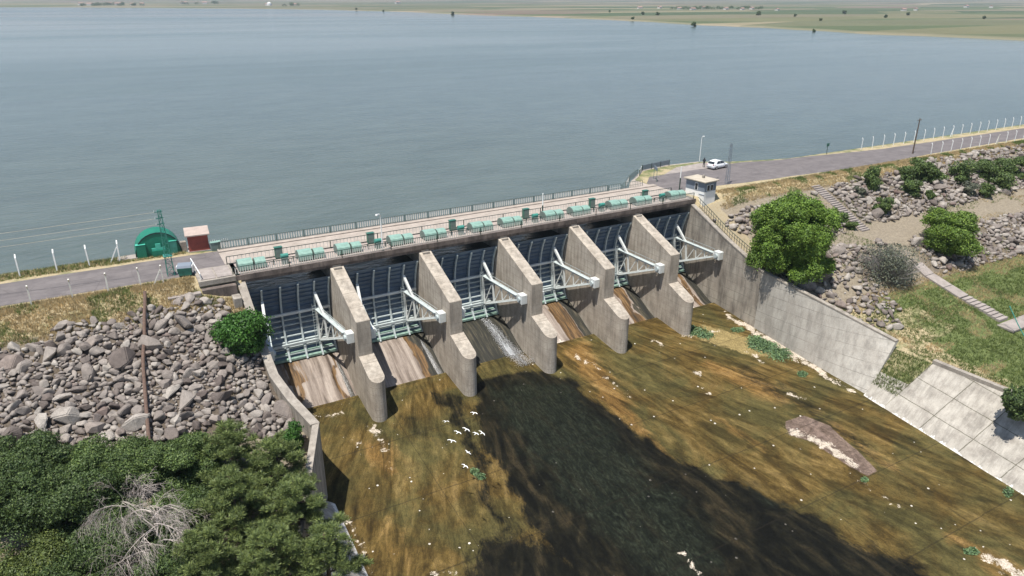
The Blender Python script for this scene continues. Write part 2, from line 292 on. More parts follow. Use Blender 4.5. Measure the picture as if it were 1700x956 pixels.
def liningmat():
    m, t, b = mat('lining_slabs'); uv = N(t, 'ShaderNodeUVMap'); uv.uv_map = 'flow'; v = coords(t)
    sep = N(t, 'ShaderNodeSeparateXYZ'); t.links.new(uv.outputs[0], sep.inputs[0]); n = noise(t, v, .6, 8, .65); f = noise(t, v, 7, 5, .7)
    vs = coords(t, (.25, 1.6, .25)); st = noise(t, vs, 1.2, 7, .7)
    col = ramp(t, n, [(.3, (.24, .215, .185)), (.5, (.37, .34, .295)), (.68, (.47, .435, .38))]); col = mix(t, .6, col, ramp(t, st, [(.38, .6), (.56, 1.06)]), 'MULTIPLY'); col = mix(t, .5, col, ramp(t, f, [(.3, .75), (.7, 1.15)]), 'MULTIPLY')
    wob = math_(t, 'MULTIPLY', math_(t, 'SUBTRACT', n, .5), .25)
    j1 = math_(t, 'LESS_THAN', math_(t, 'FRACT', math_(t, 'DIVIDE', math_(t, 'ADD', sep.outputs[0], wob), 4.6)), .022)
    j2 = math_(t, 'LESS_THAN', math_(t, 'FRACT', math_(t, 'ADD', math_(t, 'DIVIDE', math_(t, 'ADD', sep.outputs[1], wob), 2.9), .05)), .03)
    j = math_(t, 'MULTIPLY', math_(t, 'MAXIMUM', j1, j2), ramp(t, f, [(.3, .3), (.55, .9)])); col = mix(t, j, col, (.07, .065, .04))
    wt = math_(t, 'MULTIPLY', math_(t, 'LESS_THAN', math_(t, 'ADD', sep.outputs[1], math_(t, 'MULTIPLY', math_(t, 'SUBTRACT', st, .5), 2.6)), .5), ramp(t, f, [(.35, .35), (.55, .9)])); col = mix(t, wt, col, (.68, .66, .62))
    t.links.new(col, b.inputs['Base Color']); b.inputs['Roughness'].default_value = .9; bump(t, b, f, .4, .04); return m
MT['lining'] = liningmat()
def spraymat():
    m, t, b = mat('white_water'); b.inputs['Base Color'].default_value = (.95, .96, .98, 1); b.inputs['Roughness'].default_value = .5; return m
MT['spray'] = spraymat()
# ---------------------------------------------------------------- object helpers
def tag(o, label=None, cat=None, group=None, kind=None):
    for k, v in (('label', label), ('category', cat), ('group', group), ('kind', kind)):
        if v: o[k] = v
    return o
def empty(name, loc=(0, 0, 0), rz=0.):
    o = bpy.data.objects.new(name, None); COL.objects.link(o); o.location = [float(c) for c in loc]; o.rotation_euler = (0, 0, rz); o.empty_display_size = .3; return o
def copy_tree(o, parent=None):
    c = o.copy(); COL.objects.link(c); c.parent = parent
    for ch in list(o.children): copy_tree(ch, c)
    return c
ORD = ['first', 'second', 'third', 'fourth', 'fifth', 'sixth', 'seventh', 'eighth', 'ninth', 'tenth', 'eleventh', 'twelfth', 'thirteenth', 'fourteenth', 'fifteenth', 'sixteenth', 'seventeenth', 'eighteenth', 'nineteenth', 'twentieth']
def np_mesh(name, V, Fc, m, parent=None, smooth=False):
    """V (n,3), Fc (k,3|4) arrays"""
    me = bpy.data.meshes.new(name); V = np.asarray(V, np.float32); Fc = np.asarray(Fc, np.int32); k, s = Fc.shape
    me.vertices.add(len(V)); me.vertices.foreach_set('co', V.ravel()); me.loops.add(k*s); me.loops.foreach_set('vertex_index', Fc.ravel())
    me.polygons.add(k); me.polygons.foreach_set('loop_start', np.arange(0, k*s, s, dtype=np.int32)); me.polygons.foreach_set('loop_total', np.full(k, s, np.int32))
    me.update(calc_edges=True); me.validate()
    if smooth: me.polygons.foreach_set('use_smooth', np.ones(len(me.polygons), bool))
    me.materials.append(m); o = bpy.data.objects.new(name, me); COL.objects.link(o)
    if parent: o.parent = parent
    return o
class MB:
    def __init__(s): s.v = []; s.f = []
    def add(s, vs, fs): b = len(s.v); s.v += [tuple(float(c) for c in p) for p in vs]; s.f += [tuple(i+b for i in f) for f in fs]; return s
    def box(s, x0, x1, y0, y1, z0, z1):
        return s.add([(x0, y0, z0), (x1, y0, z0), (x1, y1, z0), (x0, y1, z0), (x0, y0, z1), (x1, y0, z1), (x1, y1, z1), (x0, y1, z1)], [(3, 2, 1, 0), (4, 5, 6, 7), (0, 1, 5, 4), (1, 2, 6, 5), (2, 3, 7, 6), (3, 0, 4, 7)])
    def bar(s, a, b, w, h=None, upv=(0, 0, 1)):
        a, b = Vector([float(c) for c in a]), Vector([float(c) for c in b]); h = h or w; d = (b-a).normalized(); u = Vector(upv)
        if abs(d.dot(u)) > .98: u = Vector((0, 1, 0))
        x = d.cross(u).normalized(); y = x.cross(d).normalized(); vs = []
        for p in (a, b):
            for i, j in ((-1, -1), (1, -1), (1, 1), (-1, 1)): vs.append(p+x*i*w/2+y*j*h/2)
        return s.add(vs, [(3, 2, 1, 0), (4, 5, 6, 7), (0, 1, 5, 4), (1, 2, 6, 5), (2, 3, 7, 6), (3, 0, 4, 7)])
    def tube(s, pts, rad, n=8, cap=True):
        pts = [Vector([float(c) for c in p]) for p in pts]; rad = rad if hasattr(rad, '__len__') else [rad]*len(pts); vs = []; fs = []
        for i, p in enumerate(pts):
            d = (pts[min(i+1, len(pts)-1)]-pts[max(i-1, 0)]).normalized(); u = Vector((0, 0, 1)) if abs(d.z) < .95 else Vector((1, 0, 0))
            x = d.cross(u).normalized(); y = x.cross(d)
            for k in range(n): a = 2*math.pi*k/n; vs.append(p+(x*math.cos(a)+y*math.sin(a))*rad[i])
        for i in range(len(pts)-1):
            for k in range(n): fs.append((i*n+k, i*n+(k+1) % n, (i+1)*n+(k+1) % n, (i+1)*n+k))
        if cap: fs += [tuple(range(n))[::-1], tuple(range((len(pts)-1)*n, len(pts)*n))]
        return s.add(vs, fs)
    def prism(s, poly, axis, a, b):
        """poly of 2-D points extruded from a to b on axis 0/1/2"""
        n = len(poly); vs = []
        for c in (a, b):
            for p, q in poly: vs.append((c, p, q) if axis == 0 else (p, c, q) if axis == 1 else (p, q, c))
        return s.add(vs, [tuple(range(n)), tuple(range(n, 2*n))[::-1]]+[(i, (i+1) % n, n+(i+1) % n, n+i) for i in range(n)])
    def build(s, name, m, parent=None, bevel=0., smooth=False):
        me = bpy.data.meshes.new(name); me.from_pydata(s.v, [], s.f); me.update()
        import bmesh
        bm = bmesh.new(); bm.from_mesh(me); bmesh.ops.recalc_face_normals(bm, faces=bm.faces)
        if bevel: bmesh.ops.bevel(bm, geom=list(bm.edges), offset=bevel, segments=1, affect='EDGES', clamp_overlap=True)
        bm.to_mesh(me); bm.free()
        if smooth:
            for p in me.polygons: p.use_smooth = True
        me.materials.append(m); o = bpy.data.objects.new(name, me); COL.objects.link(o)
        if parent: o.parent = parent
        return o
def color_attr(o, name, arr):
    a = o.data.color_attributes.new(name, 'FLOAT_COLOR', 'POINT'); d = np.ones((len(arr), 4), np.float32); d[:, :arr.shape[1]] = arr; a.data.foreach_set('color', d.ravel())
def uv_attr(o, name, uv):
    l = o.data.uv_layers.new(name=name); idx = np.zeros(len(o.data.loops), np.int32); o.data.loops.foreach_get('vertex_index', idx); l.data.foreach_set('uv', np.asarray(uv, np.float32)[idx].ravel())
def grid_faces(nu, nv):
    i = np.arange(nu-1)[:, None]; j = np.arange(nv-1)[None]; a = i*nv+j; return np.stack([a, a+nv, a+nv+1, a+1], -1).reshape(-1, 4)
def polymask(X, Y, poly, soft=.5, jit=.6, seed=0):
    """soft inside mask of a floor polygon, with a ragged outline"""
    X = X+(fbm(X*.5, Y*.5, 0, seed)-.47)*jit*2; Y = Y+(fbm(X*.5, Y*.5, 5, seed+3)-.47)*jit*2
    n = len(poly); inside = np.zeros(X.shape, bool); dist = np.full(X.shape, 1e9)
    for i in range(n):
        x0, y0 = poly[i][:2]; x1, y1 = poly[(i+1) % n][:2]
        c = ((y0 > Y) != (y1 > Y)) & (X < (x1-x0)*(Y-y0)/((y1-y0) or 1e-9)+x0); inside ^= c
        L = (x1-x0)**2+(y1-y0)**2+1e-9; tt = np.clip(((X-x0)*(x1-x0)+(Y-y0)*(y1-y0))/L, 0, 1); dist = np.minimum(dist, np.hypot(X-x0-tt*(x1-x0), Y-y0-tt*(y1-y0)))
    sd = np.where(inside, dist, -dist); return np.clip(.5+sd/(2*soft), 0, 1)
# ---------------------------------------------------------------- dimensions
X0, SP, PW = 20.117*K, 11.304*K, 1.63*K           # first pier face, pier spacing, pier width
WL, WR = X0-SP+PW, X0+5*SP                        # side wall faces
def bayx(k): return X0+(k-1)*SP+PW, X0+k*SP       # clear bay k = 0..5
DECKY0, DECKY1 = 77.4, 87.4
WATER = -2.6
# ================================================================= WATER AND FAR LAND
wv = [(-3000, 78.2, WATER), (9000, 78.2, WATER), (9000, 9000, WATER), (-3000, 9000, WATER)]
# reservoir: fine near strip is not needed, waves come from the material
mb = MB(); mb.add([(-400, 89.2, WATER), (8.9, 89.2, WATER), (8.9, 79.3, WATER), (76.0, 79.3, WATER), (76.0, 87.0, WATER), (1600, 87.0, WATER), (1600, 4200, WATER), (-1400, 4200, WATER)], [(0, 1, 2, 3, 4, 5, 6, 7)])
tag(mb.build('reservoir_water', MT['water']), kind='structure')
shore = [(-20, 3400), (-4.3, 3131), (4.2, 2804), (15.4, 2288), (27.2, 1533), (42.9, 1007), (55.1, 794), (63.8, 743), (85, 700)]
az = np.radians(np.linspace(-20, 85, 260)); ds = np.interp(np.degrees(az), [s[0] for s in shore], [s[1] for s in shore])*(1+(fbm(np.degrees(az)*.5, 0*az, 0, 5)-.47)*.02)
rr = 1-np.exp(-np.linspace(0, 3.2, 90)); rr = rr/rr[-1]; rr = np.linspace(0, 1, 90)**2.6
Rg = ds[:, None]+(15000-ds[:, None])*rr[None]; AX = np.sin(az)[:, None]*Rg; AY = np.cos(az)[:, None]*Rg; off = Rg-ds[:, None]
Z = WATER-.4+np.clip(off, 0, 14)*.13+np.clip(off-20, 0, 1e5)*.002+np.clip(Rg-4200, 0, 1e5)*.012*(.5+fbm(AX*.0004, AY*.0004, 0, 2))+np.clip(Rg-8500, 0, 1e5)*.05*fbm(AX*.00035, AY*.00035, 0, 9)
o = np_mesh('far_plain', np.stack([AX, AY, Z], -1).reshape(-1, 3), grid_faces(len(az), 90), MT['plain'], smooth=True); tag(o, kind='structure')
zz = np.zeros((o.data.vertices.__len__(), 3)); zz[:, 0] = (np.clip(1-off/34, 0, 1)*.55).ravel(); zz[:, 1] = np.clip((Rg-4000)/4000, 0, .85).ravel(); color_attr(o, 'zones', zz)
# base ground under everything (reaches the horizon)
mb = MB().add([(-16000, -9000, -26), (16000, -9000, -26), (16000, 16000, -26), (-16000, 16000, -26)], [(0, 1, 2, 3)]); tag(mb.build('ground', MT['ground']), kind='structure')
# ================================================================= EMBANKMENTS
def wall_top(y):      # top of the side walls
    return float(np.interp(y, [40, 46, 58, 64*K, 71.2*K, 77.4], [-11.9, -11.3, -8.9, H+(-7.54-H)*K, H+(-4.85-H)*K, -.95]))
def xr(y):            # inner top edge of the right wall
    return float(np.interp(y, [20, 31, 42, 45.3, 52.5, 62.7, 90], [83.6, 82.6, 81.0, 80.3, 77.2, WR, WR]))
def xl(y): return float(np.interp(y, [30, 46, 56.6, 63, 90], [4.8, 5.6, 11.9, WL, WL]))
def prof_r(y): return np.interp(y, [0, 20, 31, 42, 49, 54.5, 60.5, 66, 77.8, 90], [-16, -14.5, -13.4, -12.5, -10.9, -9.4, -6.2, -5.7, 0, 0])
def prof_l(y): return np.interp(y, [0, 45, 52, 56, 77.5, 90], [-13.2, -12.6, -11.2, -9.5, -.02, 0])
def hR(x, y):
    x = np.asarray(x, float); y = np.asarray(y, float)
    wt = np.interp(y, [20, 31, 42, 46, 58, 62.7, 69.8, 77.4], [-13.4, -12.9, -12.35, -12.0, -9.5, -7.3, -4.6, -.9])-.25
    xx = np.interp(y, [20, 31, 42, 45.3, 52.5, 62.7, 90], [83.6, 82.6, 81.0, 80.3, 77.2, WR, WR])
    f = np.clip((x-xx-.5)/12, 0, 1); f = f*f*(3-2*f); z = wt*(1-f)+prof_r(y)*f
    z = np.where(y > 77.6, 0, z); b = (fbm(x*.35, y*.35, 0, 31)-.47)*np.clip((77-y)*.3, 0, 1)*np.clip((x-xx-.3)*.5, 0, 1)*.9*np.clip((np.abs(x-101.2)-1.3)/1.5, 0, 1)
    return z+b
def hL(x, y):
    x = np.asarray(x, float); y = np.asarray(y, float)
    wt = np.interp(y, [30, 46, 58, 62.7, 69.8, 77.4], [-12.6, -12.2, -9.1, -7.5, -4.7, -.95])-.3
    xx = np.interp(y, [30, 46, 56.6, 63, 90], [4.8, 5.6, 11.9, WL, WL]); f = np.clip((xx-.5-x)/6, 0, 1); f = f*f*(3-2*f)
    z = wt*(1-f)+prof_l(y)*f; z = np.where(y > 77.4, 0, z); b = (fbm(x*.35, y*.35, 0, 31)-.47)*np.clip((77-y)*.3, 0, 1)*.9
    return z+b
def gridy(y0, y1, d): return np.arange(y0, y1+d*.5, d)
SH = [(-200, 91.2), (-13, 91.5), (3, 90.9), (9, 88.2), (70, 88), (71.5, 88.2), (74, 91.2), (78, 94.4), (81, 97), (88, 98.2), (95, 97.8), (101, 95.0), (112, 92.0), (200, 91.8), (600, 92)]
def shore_y(x): return np.interp(x, [s[0] for s in SH], [s[1] for s in SH])
ys = np.concatenate([gridy(14, 77.6, .6), np.array([78.2, 79, 81, 84, 87])]); nx = 150
def bank(name, side):
    rows = []; zs = []
    tpar = np.linspace(0, 1, nx)**(1.7)
    for y in ys:
        xe = (xr(y)+.35) if side > 0 else (xl(y)-.35); far = 420 if side > 0 else -190; x = xe+(far-xe)*tpar
        z = (hR if side > 0 else hL)(x, np.full(nx, y)); rows.append(np.stack([x, np.full(nx, y), z], -1))
        R = fbm(x*.15, np.full(nx, y)*.15, 0, 77)
        if side > 0:
            soil = np.clip(((y < 76)&(y > 53.5))*(x > 80)*.75+((y > 60.3) & (y < 66.5) & (x > 112))*.3, 0, 1); green = np.clip(.85*(y < 55)*(x > 86)-.35*((y<50)&(y>44)&(x<92)), 0, 1)+.35*(y <= 55)*(x <= 86)
            green = green+np.zeros(nx); soil = soil+np.clip((xe+18-x)/10, 0, 1)*(y > 56)*.5*(y < 77)
        else: soil = np.clip(((y < 74.2))*.8, 0, 1)+np.zeros(nx); green = np.zeros(nx)+.25*(y < 58)
        rub = (.85*np.clip((73.6-y)/1., 0, 1)*(y > 58.5)+0*x) if side < 0 else (.6*(((y > 67) & (y < 74.8)) | ((y > 54) & (y < 60)))*(x > 103)+0*x)
        zs.append(np.stack([soil, green, rub], -1))
    # upstream bank down into the lake
    for k, (dy, dz) in enumerate(((-.9, 0), (-.35, -.25), (.2, WATER-.1), (2.2, -4.5))):
        xe = WR+.35 if side > 0 else WL-.35; far = 420 if side > 0 else -190; x = xe+(far-xe)*tpar
        y = shore_y(x)+dy; jit = (fbm(x*.8, 0*x, 0, 3)-.47)*.8*(k in (1, 2)); rows.append(np.stack([x, y+jit, np.full(nx, float(dz))], -1)); zs.append(np.stack([0*x, 0*x+.55, 0*x], -1))
    V = np.array(rows); o = np_mesh(name, V.reshape(-1, 3), grid_faces(len(rows), nx)[:, ::(1 if side > 0 else -1)], MT['ground'], smooth=True)
    color_attr(o, 'zones', np.array(zs).reshape(-1, 3)); tag(o, kind='structure'); return o
bank('embankment_right', 1); bank('embankment_left', -1)
# crest road
def sheet(name, pts, m, z): return tag(MB().add([(x, y, z) for x, y in pts], [tuple(range(len(pts)))]).build(name, m), kind='structure')
xs = np.linspace(-190, 9.3, 70); up_ = [(x, 87.0+.5*fbm(x*.3, 0, 0, 4)) for x in xs]; dn_ = [(x, 79.9+.5*fbm(x*.3, 7, 0, 8)) for x in xs]
V = np.array([(x, y, .006) for x, y in dn_]+[(x, y, .006) for x, y in up_]); n_ = len(xs); tag(np_mesh('road', V, [(i, i+1, n_+i+1, n_+i) for i in range(n_-1)], MT['road']), kind='structure')
xs = np.concatenate([np.linspace(75.6, 118, 60), np.linspace(120, 420, 90)]); 
def road_up(x): return float(np.interp(x, [75, 79, 95, 101, 108, 125, 135, 190, 420], [88, 92, 92.5, 93.2, 91.3, 89.6, 88.3, 88.0, 88]))
def road_dn(x): return float(np.interp(x, [75, 82, 90, 118, 140, 176, 420], [82, 82, 81.2, 79.6, 80.5, 81, 81]))
V = np.array([(x, road_dn(x)+.5*float(fbm(x*.3, 7, 0, 8))-.2, .006) for x in xs]+[(x, road_up(x)+.5*float(fbm(x*.3, 0, 0, 4))-.2, .006) for x in xs]); n_ = len(xs)
tag(np_mesh('road', V, [(i, i+1, n_+i+1, n_+i) for i in range(n_-1)], MT['road']), kind='structure')
# concrete pad by the lake at the right end of the bridge
pad = [(69.5, 82.3), (69.5, 87.6), (71.3, 87.8), (74, 90.9), (78, 94.1), (81, 96.7), (88, 97.9), (95, 97.4), (100, 94.5), (96, 92.6), (86, 91.5), (84, 84), (80, 82.6), (76, 82.3)]
tag(MB().prism([(p[0], p[1]) for p in pad], 2, -3.2, -.03).build('lakeside_pad', MT['deck']), kind='structure')
tag(MB().add([(*p, .003) for p in [(76.2, 82), (76.2, 87.6), (78, 90.3), (82, 92), (88, 95.5), (95, 96.2), (98, 94.3), (95, 92.6), (86, 91.8), (80, 87), (78.5, 82)]], [tuple(range(11))]).build('dirt_pavement', MT['slab']), kind='structure')
# ================================================================= SPILLWAY FLOOR
nU, nV = 330, 300
yv = np.linspace(4, 70.6*K+1.5, nV); U = np.linspace(0, 1, nU)
GX = np.zeros((nV, nU)); GY = np.zeros((nV, nU))
for i, y in enumerate(yv): GX[i] = 8.5+(79.0-8.5)*U; GY[i] = y
GZ = floor_z(GY)+.05*(fbm(GX*.6, GY*.3, 0, 3)-.47)
fo = np_mesh('spillway_floor', np.stack([GX, GY, GZ], -1).reshape(-1, 3), grid_faces(nV, nU)[:, ::-1], MT['floor'], smooth=True); tag(fo, kind='structure')
def fpoly(*q): return [tuple(atf(*p)[:2]) for p in q]
Z1 = np.zeros((nV, nU, 3)); Z2 = np.zeros((nV, nU, 3))
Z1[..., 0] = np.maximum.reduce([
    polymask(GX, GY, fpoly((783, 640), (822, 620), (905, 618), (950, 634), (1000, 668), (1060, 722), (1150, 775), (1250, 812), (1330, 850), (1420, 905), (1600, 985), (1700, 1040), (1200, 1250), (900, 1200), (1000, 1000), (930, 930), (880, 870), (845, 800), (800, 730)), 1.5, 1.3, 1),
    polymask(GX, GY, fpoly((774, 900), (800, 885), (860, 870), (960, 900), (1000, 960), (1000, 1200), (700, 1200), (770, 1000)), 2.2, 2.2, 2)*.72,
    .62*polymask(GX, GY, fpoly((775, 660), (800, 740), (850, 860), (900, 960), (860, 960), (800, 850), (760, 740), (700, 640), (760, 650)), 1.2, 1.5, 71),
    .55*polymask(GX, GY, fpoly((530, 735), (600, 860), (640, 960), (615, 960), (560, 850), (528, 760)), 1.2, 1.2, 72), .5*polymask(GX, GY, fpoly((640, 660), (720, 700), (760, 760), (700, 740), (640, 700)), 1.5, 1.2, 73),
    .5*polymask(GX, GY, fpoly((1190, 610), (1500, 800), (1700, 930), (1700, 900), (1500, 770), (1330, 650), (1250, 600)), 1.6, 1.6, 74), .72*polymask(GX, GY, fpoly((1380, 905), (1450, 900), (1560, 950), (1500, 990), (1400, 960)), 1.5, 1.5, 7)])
Z1[..., 1] = np.maximum.reduce([
    .9*polymask(GX, GY, fpoly((930, 585), (965, 560), (1010, 610), (1060, 690), (1130, 770), (1090, 760), (990, 660)), 1.2, 1., 3),
    .85*polymask(GX, GY, fpoly((1180, 590), (1290, 640), (1350, 680), (1250, 660), (1150, 600)), 1.5, 1., 4),
    .8*polymask(GX, GY, fpoly((590, 730), (650, 720), (665, 780), (640, 800), (600, 760)), 1., 1., 5),
    .75*polymask(GX, GY, fpoly((1180, 680), (1280, 740), (1280, 760), (1200, 720)), 1., 1., 6),
    .7*polymask(GX, GY, fpoly((1560, 860), (1700, 940), (1700, 1000), (1560, 900)), 1.2, 1., 8),
    .6*polymask(GX, GY, fpoly((1380, 690), (1500, 780), (1490, 790), (1370, 710)), .8, 1., 9),
    .6*polymask(GX, GY, fpoly((590, 820), (700, 880), (720, 956), (620, 956)), 3, 2., 10)])
W = [((604, 708), (622, 704), (634, 716), (640, 752), (630, 750), (618, 730)), ((582, 728), (600, 738), (598, 744), (584, 736)), ((625, 762), (655, 780), (650, 786), (625, 770)), ((1240, 584), (1258, 588), (1276, 602), (1262, 602)),
     ((948, 583), (965, 592), (985, 602), (975, 606), (955, 598)), ((985, 605), (1010, 625), (1050, 660), (1045, 662), (1000, 628)), ((1150, 636), (1165, 643), (1185, 656), (1170, 652)), ((1616, 908), (1640, 912), (1700, 946), (1740, 990), (1680, 960), (1640, 934)),
     ((1110, 898), (1125, 908), (1165, 952), (1150, 942)), ((1305, 706), (1325, 712), (1380, 735), (1440, 780), (1430, 786), (1370, 748), (1310, 722)), ((565, 845), (585, 868), (600, 905), (622, 950), (612, 952), (560, 860)),
     ((1130, 556), (1175, 548), (1200, 545), (1180, 556), (1140, 562)), ((480, 684), (530, 688), (575, 682), (560, 694), (500, 696)), ((1300, 648), (1345, 660), (1340, 664), (1305, 656)), ((716, 950), (736, 945), (760, 956), (720, 960)),
     ((1080, 560), (1110, 575), (1100, 580), (1080, 568)), ((1430, 800), (1500, 840), (1495, 844), (1440, 812)), ((1150, 612), (1170, 620), (1165, 626), (1150, 618)), ((1200, 515), (1320, 578), (1420, 652), (1418, 657), (1300, 588), (1200, 524))]
Z1[..., 2] = np.maximum.reduce([polymask(GX, GY, fpoly(*p), .75, .5, 20+i) for i, p in enumerate(W)])
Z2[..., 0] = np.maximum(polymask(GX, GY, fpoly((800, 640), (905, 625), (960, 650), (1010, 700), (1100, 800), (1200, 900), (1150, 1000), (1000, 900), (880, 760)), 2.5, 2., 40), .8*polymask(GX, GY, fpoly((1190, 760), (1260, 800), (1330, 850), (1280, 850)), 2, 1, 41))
Z2[..., 1] = polymask(GX, GY, fpoly((1303, 700), (1335, 690), (1375, 705), (1420, 745), (1458, 782), (1440, 790), (1400, 768), (1350, 735), (1310, 722)), .3, .3, 50)
Z2[..., 2] = polymask(GX, GY, fpoly((1165, 540), (1200, 545), (1235, 560), (1290, 592), (1250, 590), (1180, 570), (1140, 556)), .9, .6, 55)
color_attr(fo, 'zones', Z1.reshape(-1, 3)); color_attr(fo, 'zones2', Z2.reshape(-1, 3))
fan = 1+.024*(FY-GY); uv_attr(fo, 'flow', np.stack([(GX-40)/fan, (FY-GY)], -1).reshape(-1, 2))
# ================================================================= WEIR (ogee slopes of the six bays)
OG = [(86, -13), (79.6, -11.65), (77.6, -11.6), (76.6, -11.75), (75.4, -12.15), (74.0, -12.85), (72.6, -13.65), (71.2, -14.3), (70, -14.66), (69.0, -14.82), (68.3, -14.92)]
oy = np.array([p[0] for p in OG]); oz = np.array([p[1] for p in OG])
yy = np.linspace(86, 68.3, 90); zz_ = np.interp(-yy, -oy, oz); zz_ = np.convolve(np.pad(zz_, 4, 'edge'), np.ones(9)/9, 'valid')
weir = empty('spillway_weir', (0, 0, 0)); tag(weir, 'long stained concrete weir sloping down under the six steel gates', 'weir')
def chute(k):
    x0, x1 = bayx(k); x0 -= .02 if k else .3; x1 += .02 if k < 5 else .3; nx_ = 60; X = np.linspace(x0, x1, nx_); GXX = np.repeat(X[None], 90, 0); GYY = np.repeat(yy[:, None], nx_, 1)
    Zc = np.repeat(zz_[:, None], nx_, 1)+.03*(fbm(GXX*1.5, GYY*.5, 0, k)-.47); u = (GXX-x0)/(x1-x0)
    # right-hand side of each bay is a lower wet gutter
    lim = {0: .80, 1: .70, 2: 2, 3: .60, 4: .60, 5: .68}[k]; gut = np.clip((u-lim)/.03, 0, 1) if lim < 1 else 0*u; Zc = Zc-.28*gut*np.clip((77.5-GYY)/2, 0, 1)
    V = np.stack([GXX, GYY, Zc], -1).reshape(-1, 3); o = np_mesh('weir_slope', V, grid_faces(90, nx_), MT['weir'], weir, smooth=True)
    z = np.zeros((90, nx_, 3)); j = (fbm(GXX*.7, GYY*.3, 0, 60+k)-.47)*.25; uu = u+j
    def band(a, b, s=.04): return np.clip((uu-a)/s, 0, 1)*np.clip((b-uu)/s, 0, 1)
    if k == 0: z[..., 1] = .75*band(.30, .46, .08)+.8*band(.80, .90)+.5*band(.6, .66)+.4*(GYY > 74)*band(.2, .6); z[..., 0] = .45*band(.9, 1.2)+.25*band(.32, .42)
    if k == 1: z[..., 1] = .9*band(.70, .86)+.45*band(.30, .42, .08); z[..., 0] = .9*band(.80, 1.3)
    if k == 2: z[..., 0] = .95+0*u; z[..., 1] = .4*band(.7, .8); z[..., 2] = .9*band(-.1, .1)*(GYY < 71)
    if k == 3: z[..., 1] = .95*band(.60, .84); z[..., 0] = .9*band(.80, 1.3); z[..., 2] = .5*band(.25, .55)*(GYY < 71.6)
    if k == 4: z[..., 1] = .95*band(.60, .80); z[..., 0] = .8*band(.77, 1.3)+.5*band(-.2, .10); z[..., 2] = .5*band(.3, .5)*(GYY < 70.8)
    if k == 5: z[..., 1] = .9*band(.68, .84); z[..., 0] = .7*band(.84, 1.3); z[..., 2] = .62*band(.0, .62)*(GYY < 71.2)+.5*band(.74, .82)
    if k == 0: z[..., 2] = .55*(GYY < 69.4)*band(-.2, .8)
    if k == 1: z[..., 2] = .45*(GYY < 69.2)*band(-.2, .7)
    color_attr(o, 'zones', z.reshape(-1, 3)); return o
for k in range(6): chute(k)
mb = MB(); mb.prism([(86, -26), (86, -13.4), (79.6, -12.1), (77, -12.2), (72, -14.8), (68.4, -15.6), (68.4, -26)], 0, WL-.3, WR+.3); mb.build('weir_body', MT['cap'], weir)
# ================================================================= PIERS
YT, ZT, ZS, YN, ZN = 70.28*K, H+(-5.06-H)*K, H+(-9.3-H)*K, 66.6*K, H+(-10.9-H)*K
def pier():
    r = empty('concrete_pier'); w2 = PW
    b = MB().prism([(89.2, -.93), (77.5, -.93), (YT, ZT), (YT, -24), (89.2, -24)], 0, 0, w2).build('upper_block', MT['pier'], r, .05)
    # lower nose: sloping top, half-round front
    n = 10; x0, x1 = -.02, w2+.12; yc = YN+.62; pts = [(x0, YT+.1)]+[((x0+x1)/2-math.cos(math.pi*i/n)*(x1-x0)/2*1., yc-math.sin(math.pi*i/n)*.95) for i in range(n+1)]+[(x1, YT+.1)]
    def zt(y): return ZS+(y-YT)*((ZS-ZN)/(YT-YN+.4))
    m = MB(); k = len(pts); m.add([(x, y, zt(y)) for x, y in pts]+[(x, y, -24) for x, y in pts], [tuple(range(k)), tuple(range(2*k-1, k-1, -1))]+[(i, (i+1) % k, k+(i+1) % k, k+i) for i in range(k)])
    m.build('nose', MT['pier'], r); MB().box(.35, w2-.35, 77.0, 77.9, -1.1, -.9).box(.3, w2-.3, 77.5, 78.3, -.93, -.7).build('bearing_block', MT['cap'], r); return r
proto = None
PL_ = ['with dark streaks near the left wall', 'left of the spraying bay', 'right of the white water jet', 'fourth in the row with pale nose', 'nearest the right side wall']
for k in range(5):
    o = pier() if k == 0 else copy_tree(proto)
    if k == 0: proto = o
    o.location = (X0+k*SP, 0, 0); tag(o, f'{ORD[k]} sloping concrete pier from the left, {PL_[k]}', 'pier', 'piers of the spillway')
